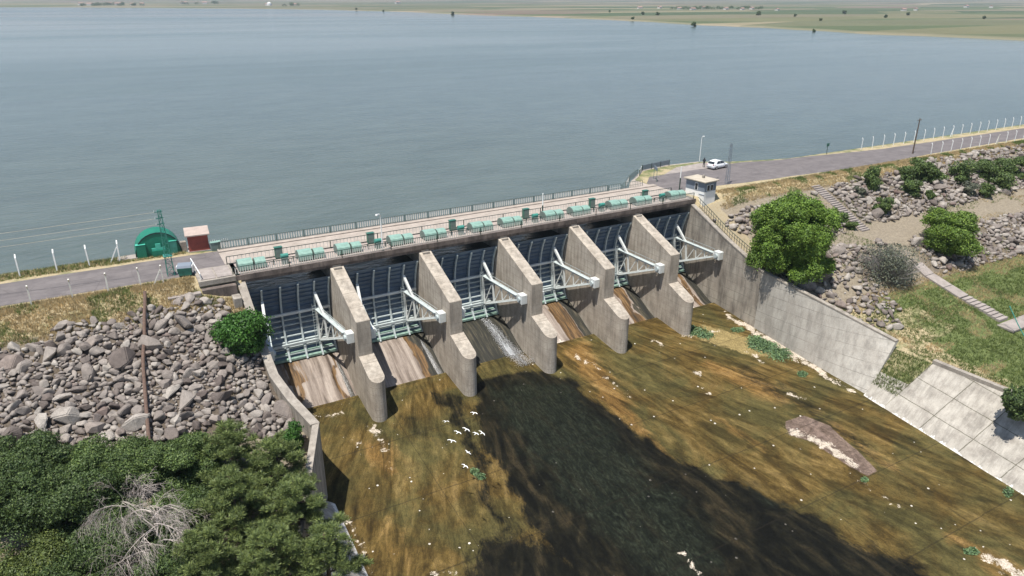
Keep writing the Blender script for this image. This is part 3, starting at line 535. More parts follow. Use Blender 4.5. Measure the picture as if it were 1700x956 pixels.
# ================================================================= SIDE WALLS
def wallmesh(name, tops, bots, th, m, cap, label):
    """tops/bots: inner points downstream; th: outward unit (x)"""
    r = empty(name); b = MB(); V = []
    tt_ = []; bb_ = []; ns_ = 10 if th > 0 and len(tops) == 3 else 1
    for i in range(len(tops)-1):
        for k_ in range(ns_):
            u = k_/ns_; tt_.append(tuple(np.array(tops[i])*(1-u)+np.array(tops[i+1])*u)); bb_.append(tuple(np.array(bots[i])*(1-u)+np.array(bots[i+1])*u))
    tt_.append(tops[-1]); bb_.append(bots[-1]); n = len(tt_)
    if ns_ > 1:
        g_ = [np.array(t)*(1-v_)+np.array(q)*v_ for t, q in zip(tt_, bb_) for v_ in np.linspace(0, 1, 12)]; np_mesh('inner_face', g_, grid_faces(n, 12), m, r, smooth=True)
        bb_ = [(q[0]+.04, q[1], q[2]) for q in bb_]; tt2 = [(t[0]+.04, t[1], t[2]-.01) for t in tt_]
    else: tt2 = tt_
    tops_full = tops; tops, bots = tt2, bb_
    for (t, bo) in zip(tops, bots): V += [t, bo, (t[0]+th, t[1], t[2]), (bo[0]+th+(4 if th > 0 else -4)*0, bo[1], bo[2])]
    fs = []
    for i in range(n-1):
        a, c = 4*i, 4*i+4; fs += [(a, c, c+1, a+1), (a, a+2, c+2, c), (a+2, a+3, c+3, c+2), (a+1, c+1, c+3, a+3)]
    fs += [(0, 1, 3, 2), (4*n-4, 4*n-2, 4*n-1, 4*n-3)]; b.add(V, fs); b.build('wall_face', m, r)
    c = MB(); tops = tops_full
    for i in range(len(tops)-1):
        p, q = Vector(tops[i]), Vector(tops[i+1]); o_ = th*1.06; e = -.05 if th > 0 else .05
        c.add([(p.x+e, p.y, p.z+.005), (p.x+o_, p.y, p.z+.005), (p.x+o_, p.y, p.z+.2), (p.x+e, p.y, p.z+.2), (q.x+e, q.y, q.z+.005), (q.x+o_, q.y, q.z+.005), (q.x+o_, q.y, q.z+.2), (q.x+e, q.y, q.z+.2)], [(0, 1, 2, 3), (7, 6, 5, 4), (0, 4, 5, 1), (1, 5, 6, 2), (2, 6, 7, 3), (3, 7, 4, 0)])
    c.build('coping', cap, r); tag(r, label, 'wall'); return r
zz2 = lambda z: H+(z-H)*K
tR = [(WR, 89, -.95), (WR, 77.4, -.95), (WR, 71.24*K, zz2(-4.85)), (WR, 63.91*K, zz2(-7.54))]
bR = [(WR, 89, -24), (WR, 77.4, -24), (WR, 69, -24), (WR, 62.7, -24)]
wr = wallmesh('retaining_wall', tR, bR, .6, MT['wall'], MT['cap'], 'tall brown streaked concrete side wall at the right end of the gates')
E1 = (80.3, 45.3, zz2(-12.1)); TO = WR
tR2 = [(WR, 63.91*K, zz2(-7.54)), (77.0, 52.6, zz2(-9.5)), E1]; bR2 = [(WR, 62.65, floor_z(62.65)-1), (TO, 52.6, floor_z(52.6)-1), (TO, 44.7, floor_z(44.7)-1)]
wallmesh('retaining_wall', tR2, bR2, .55, MT['wallpale'], MT['cap'], 'pale grey concrete wing wall leaning back below the big green tree')
# lining to the right: slabs with a kerb
def lining(name, toe, top, m, label, kerb=True, side=1):
    r = empty(name); nu = len(toe); ns = 24; V = []; UVs = []
    for i in range(nu):
        a, b_ = np.array(toe[i]), np.array(top[i])
        for j in range(ns): t = j/(ns-1); V.append(a+(b_-a)*t); UVs.append((i*2., np.linalg.norm(b_-a)*t))
    acc = 0; UVs = []
    for i in range(nu):
        if i: acc += np.linalg.norm(np.array(toe[i])-np.array(toe[i-1]))
        L = np.linalg.norm(np.array(top[i])-np.array(toe[i]))
        for j in range(ns): UVs.append((acc, L*j/(ns-1)))
    o = np_mesh('slab_face', V, grid_faces(nu, ns)[:, ::side], m, r); uv_attr(o, 'flow', np.array(UVs))
    if kerb:
        c = MB()
        for i in range(nu-1):
            p, q = top[i], top[i+1]; s = side
            c.add([(p[0]-.05*s, p[1], p[2]-.1), (p[0]+.55*s, p[1], p[2]-.1), (p[0]+.55*s, p[1], p[2]+.42), (p[0]-.05*s, p[1], p[2]+.42), (q[0]-.05*s, q[1], q[2]-.1), (q[0]+.55*s, q[1], q[2]-.1), (q[0]+.55*s, q[1], q[2]+.42), (q[0]-.05*s, q[1], q[2]+.42)], [(0, 1, 2, 3), (7, 6, 5, 4), (0, 4, 5, 1), (1, 5, 6, 2), (2, 6, 7, 3), (3, 7, 4, 0)])
        c.build('kerb', MT['cap'], r)
    tag(r, label, 'sloped lining'); return r
ly = np.linspace(42.4, 12, 40); toe = [(TO, y, floor_z(y)-.3) for y in ly]
def top_pt(y): y2 = 42-(42.4-y)*1.0; return (float(np.interp(y2, [12, 31, 42], [83.4, 82.4, 80.6])), y2-1.4, float(np.interp(y2, [12, 31, 42], [-14.2, -12.7, -12.1])))
lining('channel_lining', toe, [top_pt(y) for y in ly], MT['lining'], 'pale sloping concrete slabs with cracked joints on the right side of the channel')
# bare strip and grass gap between wing wall and lining
gp = [(TO, 44.9, floor_z(44.9)-.3), (TO, 42.3, floor_z(42.3)-.3), top_pt(42.4), (80.4, 45.2, -12.3)]
gapV = []; 
for i in range(14):
    for j in range(14):
        u, v_ = i/13, j/13; a = np.array(gp[0])*(1-u)+np.array(gp[1])*u; b_ = np.array(gp[3])*(1-u)+np.array(gp[2])*u; gapV.append(a*(1-v_)+b_*v_)
_gs = [gapV[i*14+j]+np.array([0, 0, .06]) for i in range(14) for j in range(8)]
o = np_mesh('toe_slab', _gs, grid_faces(14, 8), MT['lining'], smooth=True); uv_attr(o, 'flow', np.array([(i*.17+.4, j*.5+.1) for i in range(14) for j in range(8)])); tag(o, 'bare pale concrete strip at the foot of the grass gap before the sloping slabs', 'slab')
o = np_mesh('grass_bank', gapV, grid_faces(14, 14), MT['ground'], smooth=True); color_attr(o, 'zones', np.repeat([[.3, .5, 0]], 196, 0)); tag(o, kind='structure')
# left wall
eL = (12.0, 56.6, zz2(-8.6)); wv_ = np.array([-1.9, -4.5, -1.15]); wE = tuple(np.array(eL)+wv_*3.0)
tL = [(WL, 89, -.95), (WL, 77.4, -.95), (WL, 71.24*K, zz2(-5.2)), (WL+.05, 64.5, zz2(-6.9)), (WL+.7, 60.5, zz2(-7.7)), eL]
bL = [(WL, 89, -24), (WL, 77.4, -24), (WL, 69, -24), (WL+.05, 64.5, -24), (WL+.7, 60.5, -24), (12.0, 56.6, -24)]
wallmesh('retaining_wall', tL, bL, -.75, MT['wall'], MT['cap'], 'curving left side wall of the spillway with a rough pale top')
nrm = np.array([-wv_[1], wv_[0], 0]); nrm = -nrm/np.linalg.norm(nrm)
def offp(p, d, z=None): return (p[0]+nrm[0]*d, p[1]+nrm[1]*d, p[2] if z is None else z)
r = empty('wing_wall'); V = [eL, wE, offp(wE, .6), offp(eL, .6)]; Vb = [(p[0], p[1], -24) for p in V]
MB().add([(p[0], p[1], p[2]-.01) for p in V]+Vb, [(0, 1, 2, 3), (7, 6, 5, 4), (0, 4, 5, 1), (1, 5, 6, 2), (2, 6, 7, 3), (3, 7, 4, 0)]).build('wall_face', MT['wall'], r)
MB().add([(p[0], p[1], p[2]+.002) for p in V]+[(p[0], p[1], p[2]+.16) for p in V], [(0, 1, 2, 3), (7, 6, 5, 4), (0, 4, 5, 1), (1, 5, 6, 2), (2, 6, 7, 3), (3, 7, 4, 0)]).build('coping', MT['cap'], r)
tag(r, 'shaded wing wall turning back from the left side wall beside the pines', 'wall')
ly = np.linspace(55.4, 12, 40); lining('channel_lining', [(12.45, y, floor_z(y)-.1) for y in ly], [(8.6-(.04*(55-y)), y-.5, -12.3-(55-y)*.02) for y in ly], MT['lining'], 'pale sloping concrete edge below the pines on the left side of the channel', False, -1)
# ================================================================= BRIDGE DECK
dk = empty('bridge_deck'); tag(dk, 'long concrete service bridge deck running over the spillway piers', 'bridge')
DX0, DX1 = 9.0, 75.9
MB().box(DX0, DX1, DECKY0, DECKY1, -.32, 0).build('deck_slab', MT['platform'], dk)
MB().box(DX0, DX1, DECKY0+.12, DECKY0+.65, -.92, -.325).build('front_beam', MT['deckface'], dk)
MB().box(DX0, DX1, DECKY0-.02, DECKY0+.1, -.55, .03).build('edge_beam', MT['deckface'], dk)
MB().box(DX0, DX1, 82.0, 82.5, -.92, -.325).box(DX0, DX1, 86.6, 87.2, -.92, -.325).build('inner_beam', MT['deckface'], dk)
MB().box(DX0, DX1, 81.75, 86.3, .004, .05).build('roadway', MT['deck'], dk)
MB().box(DX0, DX1, 86.35, 87.38, .004, .16).build('sidewalk', MT['deck'], dk)
# railings
def railing(name, x0, x1, y, z, seg, barm, railm, label, gap=.17, h=1.02, w_=.055, skip=()):
    r = empty(name, (x0, y, z)); n = max(1, round((x1-x0)/seg)); L = (x1-x0)/n
    MB().bar((0, 0, h), (x1-x0, 0, h), .07, .06).build('top_rail', railm, r); MB().bar((0, 0, .14), (x1-x0, 0, .14), .05, .05).build('bottom_rail', railm, r)
    pm = None; bm_ = None
    for i in range(n+1):
        if pm is None: pm = MB().box(-.045, .045, -.045, .045, 0, h-.035).build('post', railm, r)
        else: c = pm.copy(); COL.objects.link(c); c.location = (i*L, 0, 0)
    k = int((L-.3)/gap)
    for i in range(n):
        if i in skip: continue
        if bm_ is None:
            m = MB()
            for j in range(k): x = .15+(L-.3)*(j+.5)/k; m.box(x-w_/2, x+w_/2, -.015, .015, .166, h-.032)
            bm_ = m.build('bar_panel', barm, r)
        else: c = bm_.copy(); COL.objects.link(c); c.location = (i*L, 0, 0)
    tag(r, label, 'railing'); return r
railing('railing', 9.2, 66.6, 87.15, .16, 3.3, MT['railbar'], MT['railgreen'], 'long green railing with pale bars on the lake side of the bridge', .29, .95, .13)
railing('railing', 9.2, 74.6, 81.6, 0, 5.9, MT['railbar'], MT['darkmetal'], 'thin dark railing between the roadway and the green hoist covers', .42, .98, .05)
railing('railing', 9.2, 75.6, 77.62, .0, 5.9, MT['railbar'], MT['darkmetal'], 'dark top railing with pale bars along the gate side of the bridge', .26, .95, .10)
# hoist covers
def barrel(L, D, Hh, z0):
    m = MB(); n = 6; poly = [(-D/2, z0)]+[(-D/2*math.cos(math.pi*i/n), z0+.32+(Hh-.32)*math.sin(math.pi*i/n)**.85) for i in range(n+1)]+[(D/2, z0)]; m.prism(poly, 0, 0, L); return m, poly
def hoist():
    r = empty('gate_hoist'); 
    for nm, x, L, D, Hh in (('drum_cover', 0, 1.55, 1.8, 1.0), ('gear_cover', 1.8, 1.15, 1.6, .9)):
        m, poly = barrel(L, D, Hh, .18); o = m.build(nm, MT['hoistgreen'], r); o.location = (x, 0, 0)
        e = MB().prism([(a*.985, (z-.18)*.985+.185) for a, z in poly], 0, -.03, -.002).build('end_plate', MT['hoistend'], o)
    MB().box(.0, 2.8, -.75, -.55, 0, .18).box(0, 2.8, .55, .75, 0, .18).box(.1, .35, -.545, .545, 0, .175).box(2.4, 2.65, -.545, .545, 0, .175).build('base_frame', MT['darkmetal'], r)
    MB().tube([(1.56, -.1, .55), (1.79, -.1, .55)], .12, 10).build('coupling', MT['rubber'], r); return r
hp = hoist(); first = True
for k in range(6):
    xp = X0+(k-1)*SP
    for side, dx in (('left', 1.35), ('right', 7.95)):
        o = hp if first else copy_tree(hp); first = False; o.location = (xp+dx, 79.35, 0)
        tag(o, f'mint green hoist covers over the {side} end of the {ORD[k]} gate from left', 'gate hoist', 'hoist covers on the bridge')
def drive():
    r = empty('drive_motor'); MB().box(-.32, .32, -.3, .3, .0, .75).build('motor_pedestal', MT['hoistend'], r, .02); MB().tube([(-.42, 0, .95), (.42, 0, .95)], .26, 14).build('motor', MT['teal'], r, smooth=False)
    MB().tube([(-2.1, .2, .62), (-.33, .2, .62)], .05, 8).tube([(.33, .2, .62), (1.3, .2, .62)], .05, 8).build('drive_shaft', MT['darkmetal'], r)
    MB().box(-1.25, -1.15, .1, .3, 0, .56).box(.95, 1.05, .1, .3, 0, .56).build('shaft_bearing', MT['darkmetal'], r); return r
def cabinet():
    r = empty('control_cabinet'); MB().box(-.42, .42, -.25, .25, .12, 1.35).build('cabinet_body', MT['cabgreen'], r, .02); MB().box(-.47, .47, -.3, .3, 1.352, 1.42).build('cabinet_roof', MT['cabgreen'], r)
    MB().box(-.3, -.2, -.15, .15, 0, .118).box(.2, .3, -.15, .15, 0, .118).build('foot', MT['rubber'], r); MB().box(-.36, .36, -.268, -.252, .2, 1.28).build('cabinet_door', MT['hoistend'], r); return r
dp, cp = drive(), cabinet()
for k in range(6):
    xp = X0+(k-1)*SP
    o = dp if k == 0 else copy_tree(dp); o.location = (xp+6.4, 78.9, 0); tag(o, f'small green drive motor above the {ORD[k]} gate from the left', 'motor', 'drive motors between hoists')
    o = cp if k == 0 else copy_tree(cp); o.location = (xp+(6.2 if k < 5 else 4.9), 81.0, 0); tag(o, f'dark green electrical cabinet standing above the {ORD[k]} gate from the left', 'cabinet', 'cabinets behind the motors')
# ================================================================= RADIAL GATES
TY, TZ, GR = 71.9*K, zz2(-7.38), 8.62
def arc(z, r=GR): return TY+math.sqrt(max(r*r-(z-TZ)**2, .01))
def gate():
    W_ = SP-PW-.16; r = empty('radial_gate'); n = 26; zs_ = np.linspace(-11.55, -1.95, n); V = []; 
    for rad in (GR, GR+.06):
        for z in zs_: V += [(0, arc(z, rad), z), (W_, arc(z, rad), z)]
    fs = [(2*i, 2*i+1, 2*i+3, 2*i+2) for i in range(n-1)]+[(2*n+2*i, 2*n+2*i+2, 2*n+2*i+3, 2*n+2*i+1) for i in range(n-1)]
    fs += [(0, 2*n, 2*n+1, 1), (2*n-2, 2*n-1, 4*n-1, 4*n-2)]
    MB().add(V, fs).build('skin_plate', MT['gateblue'], r)
    xsr = [.22, 1.75, 3.55, 5.35, 7.15, 8.7, W_-.14]; xsr = [.14]+[W_*f for f in (.165, .385, .60, .80)]+[W_-.14]
    def rib(x, zz, m, d, w):
        b = MB(); V = []; 
        for z in zz:
            y0 = arc(z, GR-.004); y1 = arc(z, GR-d*float(np.interp(z, [-6, -2], [1, .5]))); V += [(x-w/2, y0, z), (x+w/2, y0, z), (x+w/2, y1, z), (x-w/2, y1, z)]
        k = len(zz); fs = [(3, 2, 1, 0), (4*k-4, 4*k-3, 4*k-2, 4*k-1)]
        for i in range(k-1):
            a, c = 4*i, 4*i+4; fs += [(a+j, a+(j+1) % 4, c+(j+1) % 4, c+j) for j in range(4)]
        return b.add(V, fs).build('rib', m, r)
    for i, x in enumerate(xsr): rib(x, np.linspace(-11.5, -2.25 if 0 < i < 5 else -2.05, 20), MT['gaterib'], .46 if 0 < i < 5 else .36, .2)
    st = MB(); sl2 = MB()                         # horizontal stiffeners, fine above, deep below; lower ones coloured paler to look sunlit
    for z in np.concatenate([np.linspace(-5.5, -2.6, 6), np.linspace(-10.9, -6.9, 7)]):
        if abs(z+6.0) < .2: continue
        zz3 = z; y = arc(zz3, GR-.008); dpt = .14 if z > -6 else .36; (st if z > -6 else sl2).box(.1, W_-.1, y-dpt, y, zz3-.03, zz3+(.03 if z > -6 else .09))
    st.build('stiffener', MT['gateblue'], r); sl2.build('lower_stiffener', MT['gaterib'], r)
    yg = arc(-5.98)-.78; MB().box(.2, W_-.2, yg, yg+.28, -6.12, -5.84).build('upper_girder', MT['gatearm'], r)
    yl = arc(-9.75)-.72; MB().box(.2, W_-.2, yl, yl+.28, -9.9, -9.6).build('lower_girder', MT['gaterib'], r)
    MB().box(.15, W_-.15, arc(-11.35)-.5, arc(-11.35)-.03, -11.48, -11.24).box(.5, W_-.5, arc(-10.7)-.4, arc(-10.7)-.1, -10.78, -10.66).build('bottom_beam', MT['gategreen'], r)
    for x in xsr[1:5]: MB().box(x-.14, x+.14, yl+.283, arc(-10.6)-.43, -11.2, -10.1).build('bracket', MT['gaterib'], r)
    for s, xw in ((-1, -.08), (1, W_+.08)):       # arms run from wall trunnions to the inner ribs
        xi = xsr[1] if s < 0 else xsr[4]; T = (xw-s*.55, TY, TZ); A = (xi, yg, -5.98); B = (xi, yl, -9.75); a = empty('arm'); a.parent = r
        MB().bar(A, T, .24, .24).build('upper_chord', MT['gatearm'], a); MB().bar(B, T, .2, .2).build('lower_chord', MT['gatearm'], a)
        def lp(P, t): return tuple(np.array(P)*(1-t)+np.array(T)*t)
        br = MB(); br.bar(lp(A, .0), lp(B, .0), .2); tt = (0, .27, .5, .70, .84)
        for i in range(4):
            br.bar(lp(B, tt[i]), lp(A, tt[i+1]), .11); br.bar(lp(A, tt[i+1]), lp(B, tt[i+1]), .2 if i == 0 else .11)
        br.build('bracing', MT['gatearm'], a)
        kz = -3.85; MB().bar((xi, arc(kz)-.42, kz), lp(A, .27), .3, .26).build('knee_strut', MT['gatearm'], a)
        wk = MB(); p0, p1 = np.array(lp(A, .2)), np.array(lp(A, .92)); u_ = np.array([0, 0, .75])
        wk.bar(p0+u_, p1+u_, .035)
        for t_ in (0, .33, .66, 1): q_ = p0*(1-t_)+p1*t_; wk.bar(q_+np.array([0, 0, .1]), q_+u_, .035)
        wk.build('arm_handrail', MT['gaterib'], a)
        d0 = np.array(lp(A, .03)); d1 = np.array(lp(A, .9)); MB().bar(d0+np.array([0, 0, .17]), d1+np.array([0, 0, .17]), .6, .05).build('walkway', MT['gaterib'], a)
        MB().bar(np.array(lp(B, .05))-np.array([0, 0, .13]), np.array(lp(B, .9))-np.array([0, 0, .13]), .45, .04).build('lower_flange', MT['gaterib'], a)
        bx0, bx1 = (xw-.0, xw+.85) if s < 0 else (xw-.85, xw); MB().box(bx0, bx1, TY-.55, TY+.55, TZ-.6, TZ+.6).build('trunnion_block', MT['gatearm'], a, .04)
        MB().tube([(bx0-.0 if s > 0 else bx1, TY, TZ), ((bx0-.22) if s > 0 else bx1+.22, TY, TZ)], .3, 12).build('trunnion_hub', MT['gaterib'], a)
    # ladder and lit access platform near the right arm
    ld = MB(); xx = xsr[4]-.5; yy_ = yg-.3
    for dx in (0, .4): ld.bar((xx+dx, yy_, -5.2), (xx+dx, yy_-.15, -10.6), .035)
    for z in np.arange(-10.3, -5.2, .35): ld.bar((xx, yy_-.1, z), (xx+.4, yy_-.1, z), .03)
    ld.build('ladder', MT['gaterib'], r); return r
g0 = gate(); GL = ['its lower ribs fully lit at the left wall', 'above a pale pink weir slope', 'with white spray jetting out below', 'half hidden behind the third pier', 'seen only by its ribs and arm truss', 'against the tall right side wall']
for k in range(6):
    o = g0 if k == 0 else copy_tree(g0); o.location = (bayx(k)[0]+.08, 0, 0); tag(o, f'{ORD[k]} curved steel gate from the left, {GL[k]}', 'dam gate', 'radial gates of the spillway')
# ================================================================= LAMPS, POLES, FENCES
def lamp_post(loc, h, two, label, rz=0., m='white'):
    r = empty('street_lamp', loc, rz); MB().box(-.15, .15, -.15, .15, 0, .03).build('base_plate', MT['darkmetal'], r)
    if two:
        MB().tube([(0, 0, .03), (0, 0, h*.52)], .1, 10).build('lower_pole', MT['darkmetal'], r); MB().tube([(0, 0, h*.5), (0, 0, h)], .075, 10).build('upper_pole', MT[m], r); MB().tube([(0, 0, h), (0, 0, h+.05)], .09, 10).build('pole_cap', MT[m], r)
    else:
        MB().tube([(0, 0, .03), (0, 0, h*.9), (-.03, -.05, h*.96), (-.2, -.2, h)], [.085, .065, .06, .06], 10).build('pole', MT[m], r)
        MB().add([(-.14, -.1, h-.05), (-.1, -.16, h-.05), (-.52, -.62, h+.05), (-.68, -.46, h+.05), (-.12, -.1, h+.09), (-.1, -.13, h+.09), (-.5, -.58, h+.22), (-.63, -.46, h+.22)], [(0, 1, 2, 3), (7, 6, 5, 4), (0, 4, 5, 1), (1, 5, 6, 2), (2, 6, 7, 3), (3, 7, 4, 0)]).build('lamp_head', MT['white'], r, .02).scale = (1.25, 1.25, 1.0)
    tag(r, label, 'lamp post'); return r
lamp_post((26.35, 77.95, 0), 4.5, False, 'white street lamp with a drooping head standing on the bridge railing')
lamp_post((50.3, 80.2, 0), 3.4, True, 'bare white pole rising from the middle of the bridge')
lamp_post((77.6, 83.0, 0), 3.6, True, 'white topped dark pole by the right end of the bridge beside the hut')
lamp_post((95.0, 97.0, 0), 4.7, False, 'slim pale street lamp standing by the lake near the white car', math.radians(40)).scale = (.7, .7, 1)
def lattice(name, loc, h, b0, b1, m, label, cross=False, rz=0., lw=.075):
    r = empty(name, loc, rz); mb = MB(); n = int(h/.7); 
    def c(i, z): s = b0+(b1-b0)*z/h; return ((-s, -s), (s, -s), (s, s), (-s, s))[i]
    for i in range(4): mb.bar((*c(i, 0), 0), (*c(i, h), h), lw)
    mb.build('leg', m, r); br = MB()
    for k in range(n):
        z0, z1 = h*k/n, h*(k+1)/n
        for i in range(4):
            j = (i+1) % 4; a, b_ = (i, j) if k % 2 else (j, i); br.bar((*c(a, z0), z0), (*c(b_, z1), z1), lw*.5); br.bar((*c(i, z1), z1), (*c(j, z1), z1), lw*.45)
    br.build('lattice_bracing', m, r)
    if cross:
        ar = MB()
        for z in (h-.15, h-.85, h-1.5): ar.bar((-.5, -.12, z), (.3, .12, z), .07)
        ar.build('crossarm', m, r); ins = MB()
        for z in (h-.15, h-.85, h-1.5): ins.tube([(-.5, -.12, z-.02), (-.5, -.12, z+.2)], [.05, .035], 8)
        ins.build('insulator', MT['gaterib'], r)
    tag(r, label, 'utility pole'); return r
lattice('lattice_pole', (3.35, 81.3, 0), 7.3, .36, .14, MT['teal'], 'teal green lattice power pole by the road in front of the green shed', True)
MB().box(-.0, .9, -.45, .45, 0, .1).build('pole_platform', MT['teal'], bpy.data.objects['lattice_pole']).location = (-.45, 0, 2.2)
lattice('lattice_pole', (86.9, 82.0, 0), 6.6, .24, .11, MT['hutgrey'], 'grey lattice power pole right of the white hut', False, 0., .045)
r = empty('utility_pole', (137.1, 82.4, 0)); MB().tube([(0, 0, 0), (0, 0, 6.8)], [.14, .09], 8).build('pole', MT['bark'], r); MB().bar((-.7, 0, 6.5), (.7, 0, 6.5), .1).build('crossarm', MT['bark'], r); tag(r, 'slim dark power pole among the fence posts on the far right crest', 'utility pole')
for i, z in enumerate((7.15, 6.45, 5.8)):
    pts = [(2.85+(-150-2.85)*t, 81.2+(81.2+14-81.2)*t, z-22*t*(1-t)*.25*1.2) for t in np.linspace(0, 1, 24)]
    tag(MB().tube(pts, .013, 4).build('power_line', MT['hutroof']), f'{("upper", "middle", "lower")[i]} thin pale cable running left from the teal lattice pole', 'cable', 'cables of the teal pole')
r = empty('sign_post', (121.7, 90.2, 0)); MB().tube([(0, 0, 0), (0, 0, 2.0)], .05, 8).build('post', MT['darkmetal'], r); MB().box(-.35, .35, -.06, -.0, 1.55, 2.15).build('sign_board', MT['cabgreen'], r); tag(r, 'small dark sign on a thin post by the lake edge of the right road', 'sign')
def fpost(bent, brace, dirx, m='white', h=2.45):
    r = empty('fence_post'); MB().bar((0, 0, 0), (0, 0, h*.86), .13, .13).build('shaft', MT[m], r); MB().bar((0, 0, h*.855), (0, bent*.28, h), .12, .12).build('bent_top', MT[m], r)
    if brace: MB().bar((dirx*.95, 0, 0), (dirx*.08, 0, h*.72), .11, .11).build('brace', MT[m], r)
    return r
pA, pB, pC, pD = fpost(1, 0, 1), fpost(1, 1, -1), fpost(-1, 0, 1, 'railbar', 2.15), fpost(-1, 1, -1, 'railbar', 2.15)
used = set()
def place(proto, loc, label, group, tilt=0.):
    o = proto if proto.name not in used else copy_tree(proto); used.add(proto.name); o.location = loc; o.scale = (1, 1, 1) if loc[0] < 50 else (.68, .68, 1); o.rotation_euler = (random.uniform(-.03, .03), tilt+random.uniform(-.03, .03), random.uniform(-.1, .1)); tag(o, label, 'fence post', group); return o
for i, x in enumerate((-14.6, -10.97, -7.5, -4.35)): place(pA, (x, 88.75, -.02), f'{ORD[i]} white fence post from the left on the lake side of left road' if i else 'white fence post at the far left end of the lake side row', 'fence posts left lake side')
place(pB, (-1.3, 88.9, -.02), 'white fence post with a slanting brace near the green shed', 'fence posts left lake side')
for i, x in enumerate((-9.48, -5.96, -2.79, .25)): place(pC, (x, 79.0+.1*i, -.03), f'{ORD[i]} grey fence post from the left on the left road grass side', 'fence posts left grass side')
place(pD, (2.4, 79.1, -.03), 'braced grey fence post at the foot of the teal lattice pole', 'fence posts left grass side')
k = 0
for i in range(18):
    x = 131.5+i*3.45
    place(pB if i == 9 else pA, (x, 89.7, -.02), (f'braced white fence post on the lake side of the right road' if i == 9 else f'{ORD[i]} white fence post along the lake side of the right road'), 'fence posts right lake side')
for i in range(15):
    x = 138.5+i*3.3
    place(pD if i == 7 else pA, (x, 79.6, -.02), (f'braced fence post above the right hand bushes' if i == 7 else f'{ORD[i]} white fence post along the downhill side of the right road'), 'fence posts right downhill side')
# ================================================================= LEFT BUILDINGS
r = empty('barrel_shed', (2.85, 89.3, 0)); a_ = [math.pi*i/14 for i in range(15)]; fp = [(-2.35*math.cos(t), 2.35*math.sin(t)**.9*1.12) for t in a_]
MB().prism([(q[0]*1.06, q[1]*1.05) for q in fp]+[(q[0]*1.0, q[1]*1.0) for q in fp[::-1]], 1, -.3, -.255).build('roof_edge', MT['shededge'], r)
MB().prism(fp, 1, -.24, -.1).build('front_wall', MT['shedgreen'], r)
V = []; 
for yv_ in (-.25, 2.3):
    for sc_ in (1.05, 1.0):
        V += [(p[0]*sc_, yv_, p[1]*sc_+(.0)) for p in fp]
n = 15; fs = [(i, i+1, 2*n+i+1, 2*n+i) for i in range(n-1)]+[(n+i, 3*n+i, 3*n+i+1, n+i+1) for i in range(n-1)]+[(i, n+i, n+i+1, i+1) for i in range(n-1)]+[(2*n+i, 2*n+i+1, 3*n+i+1, 3*n+i) for i in range(n-1)]
MB().add(V, fs).build('curved_roof', MT['shedgreen'], r); MB().prism([(p[0]*.99, p[1]*.99) for p in fp], 1, 2.15, 2.25).build('rear_wall', MT['shedgreen'], r)
MB().box(-2.3, -1.3, -.55, -.02, 0, 1.55).build('side_panel', MT['shedgreen'], r).location = (0, -.0, 0)
MB().box(-.28, .28, -.62, -.5, 1.02, 1.5).box(-.72, .72, -.62, -.5, .74, 1.01).build('pale_cross_plate', MT['shedpale'], r)
MB().box(-.72, .72, -.8, -.5, 0, .72).build('front_box', MT['shedgreen'], r); MB().box(1.25, 2.0, -.5, -.02, 0, 1.5).build('side_door', MT['teal'], r); MB().box(1.2, 2.05, -.52, -.0, 1.502, 1.56).build('door_hood', MT['shedpale'], r); MB().box(-2.32, -1.28, -.57, -.0, 1.552, 1.6).build('panel_hood', MT['shedpale'], r)
tag(r, 'green barrel roofed shed with a pale cross shaped plate by the lake', 'shed')
r = empty('red_hut', (7.15, 88.2, 0), math.radians(-4)); MB().box(-1.12, 1.12, 0, 2.1, 0, 1.95).build('wall', MT['red'], r)
MB().add([(-1.35, -.3, 1.98), (1.35, -.3, 1.98), (1.35, 2.4, 2.25), (-1.35, 2.4, 2.25), (-1.35, -.3, 2.12), (1.35, -.3, 2.12), (1.35, 2.4, 2.4), (-1.35, 2.4, 2.4)], [(3, 2, 1, 0), (4, 5, 6, 7), (0, 1, 5, 4), (1, 2, 6, 5), (2, 3, 7, 6), (3, 0, 4, 7)]).build('roof_slab', MT['roofslab'], r)
MB().box(-1.136, -1.12, .5, 1.3, .05, 1.8).build('door', MT['hutgrey'], r); MB().box(-1.25, 1.25, -.12, 2.2, -.02, .08).build('plinth', MT['slab'], r); tag(r, 'small red walled hut with a flat concrete roof by the lake', 'hut')
tag(MB().box(-.3, .35, -.25, .4, 0, 1.15).build('concrete_block', MT['cap'], None, .03), 'weathered concrete block standing between the green shed and the red hut', 'concrete block').location = (5.55, 89.3, 0)
r = empty('utility_box', (8.95, 87.4, 0)); MB().box(-.55, .55, 0, .6, 0, 1.0).build('box_body', MT['hoistend'], r, .02); MB().box(-.6, .6, -.05, .65, 1.002, 1.06).build('box_lid', MT['hoistgreen'], r); tag(r, 'dull green utility box right of the red hut', 'utility box')
r = empty('waste_container', (4.75, 80.3, 0), math.radians(-14)); MB().add([(-.6, -.45, .15), (.6, -.45, .15), (.6, .45, .15), (-.6, .45, .15), (-.72, -.6, 1.05), (.72, -.6, 1.05), (.72, .55, 1.15), (-.72, .55, 1.15)], [(3, 2, 1, 0), (4, 5, 6, 7), (0, 1, 5, 4), (1, 2, 6, 5), (2, 3, 7, 6), (3, 0, 4, 7)]).build('bin_body', MT['teal'], r)
MB().add([(-.76, -.64, 1.06), (.76, -.64, 1.06), (.76, .6, 1.16), (-.76, .6, 1.16), (-.7, -.5, 1.28), (.7, -.5, 1.28), (.7, .5, 1.36), (-.7, .5, 1.36)], [(3, 2, 1, 0), (4, 5, 6, 7), (0, 1, 5, 4), (1, 2, 6, 5), (2, 3, 7, 6), (3, 0, 4, 7)]).build('bin_lid', MT['hutgrey'], r)
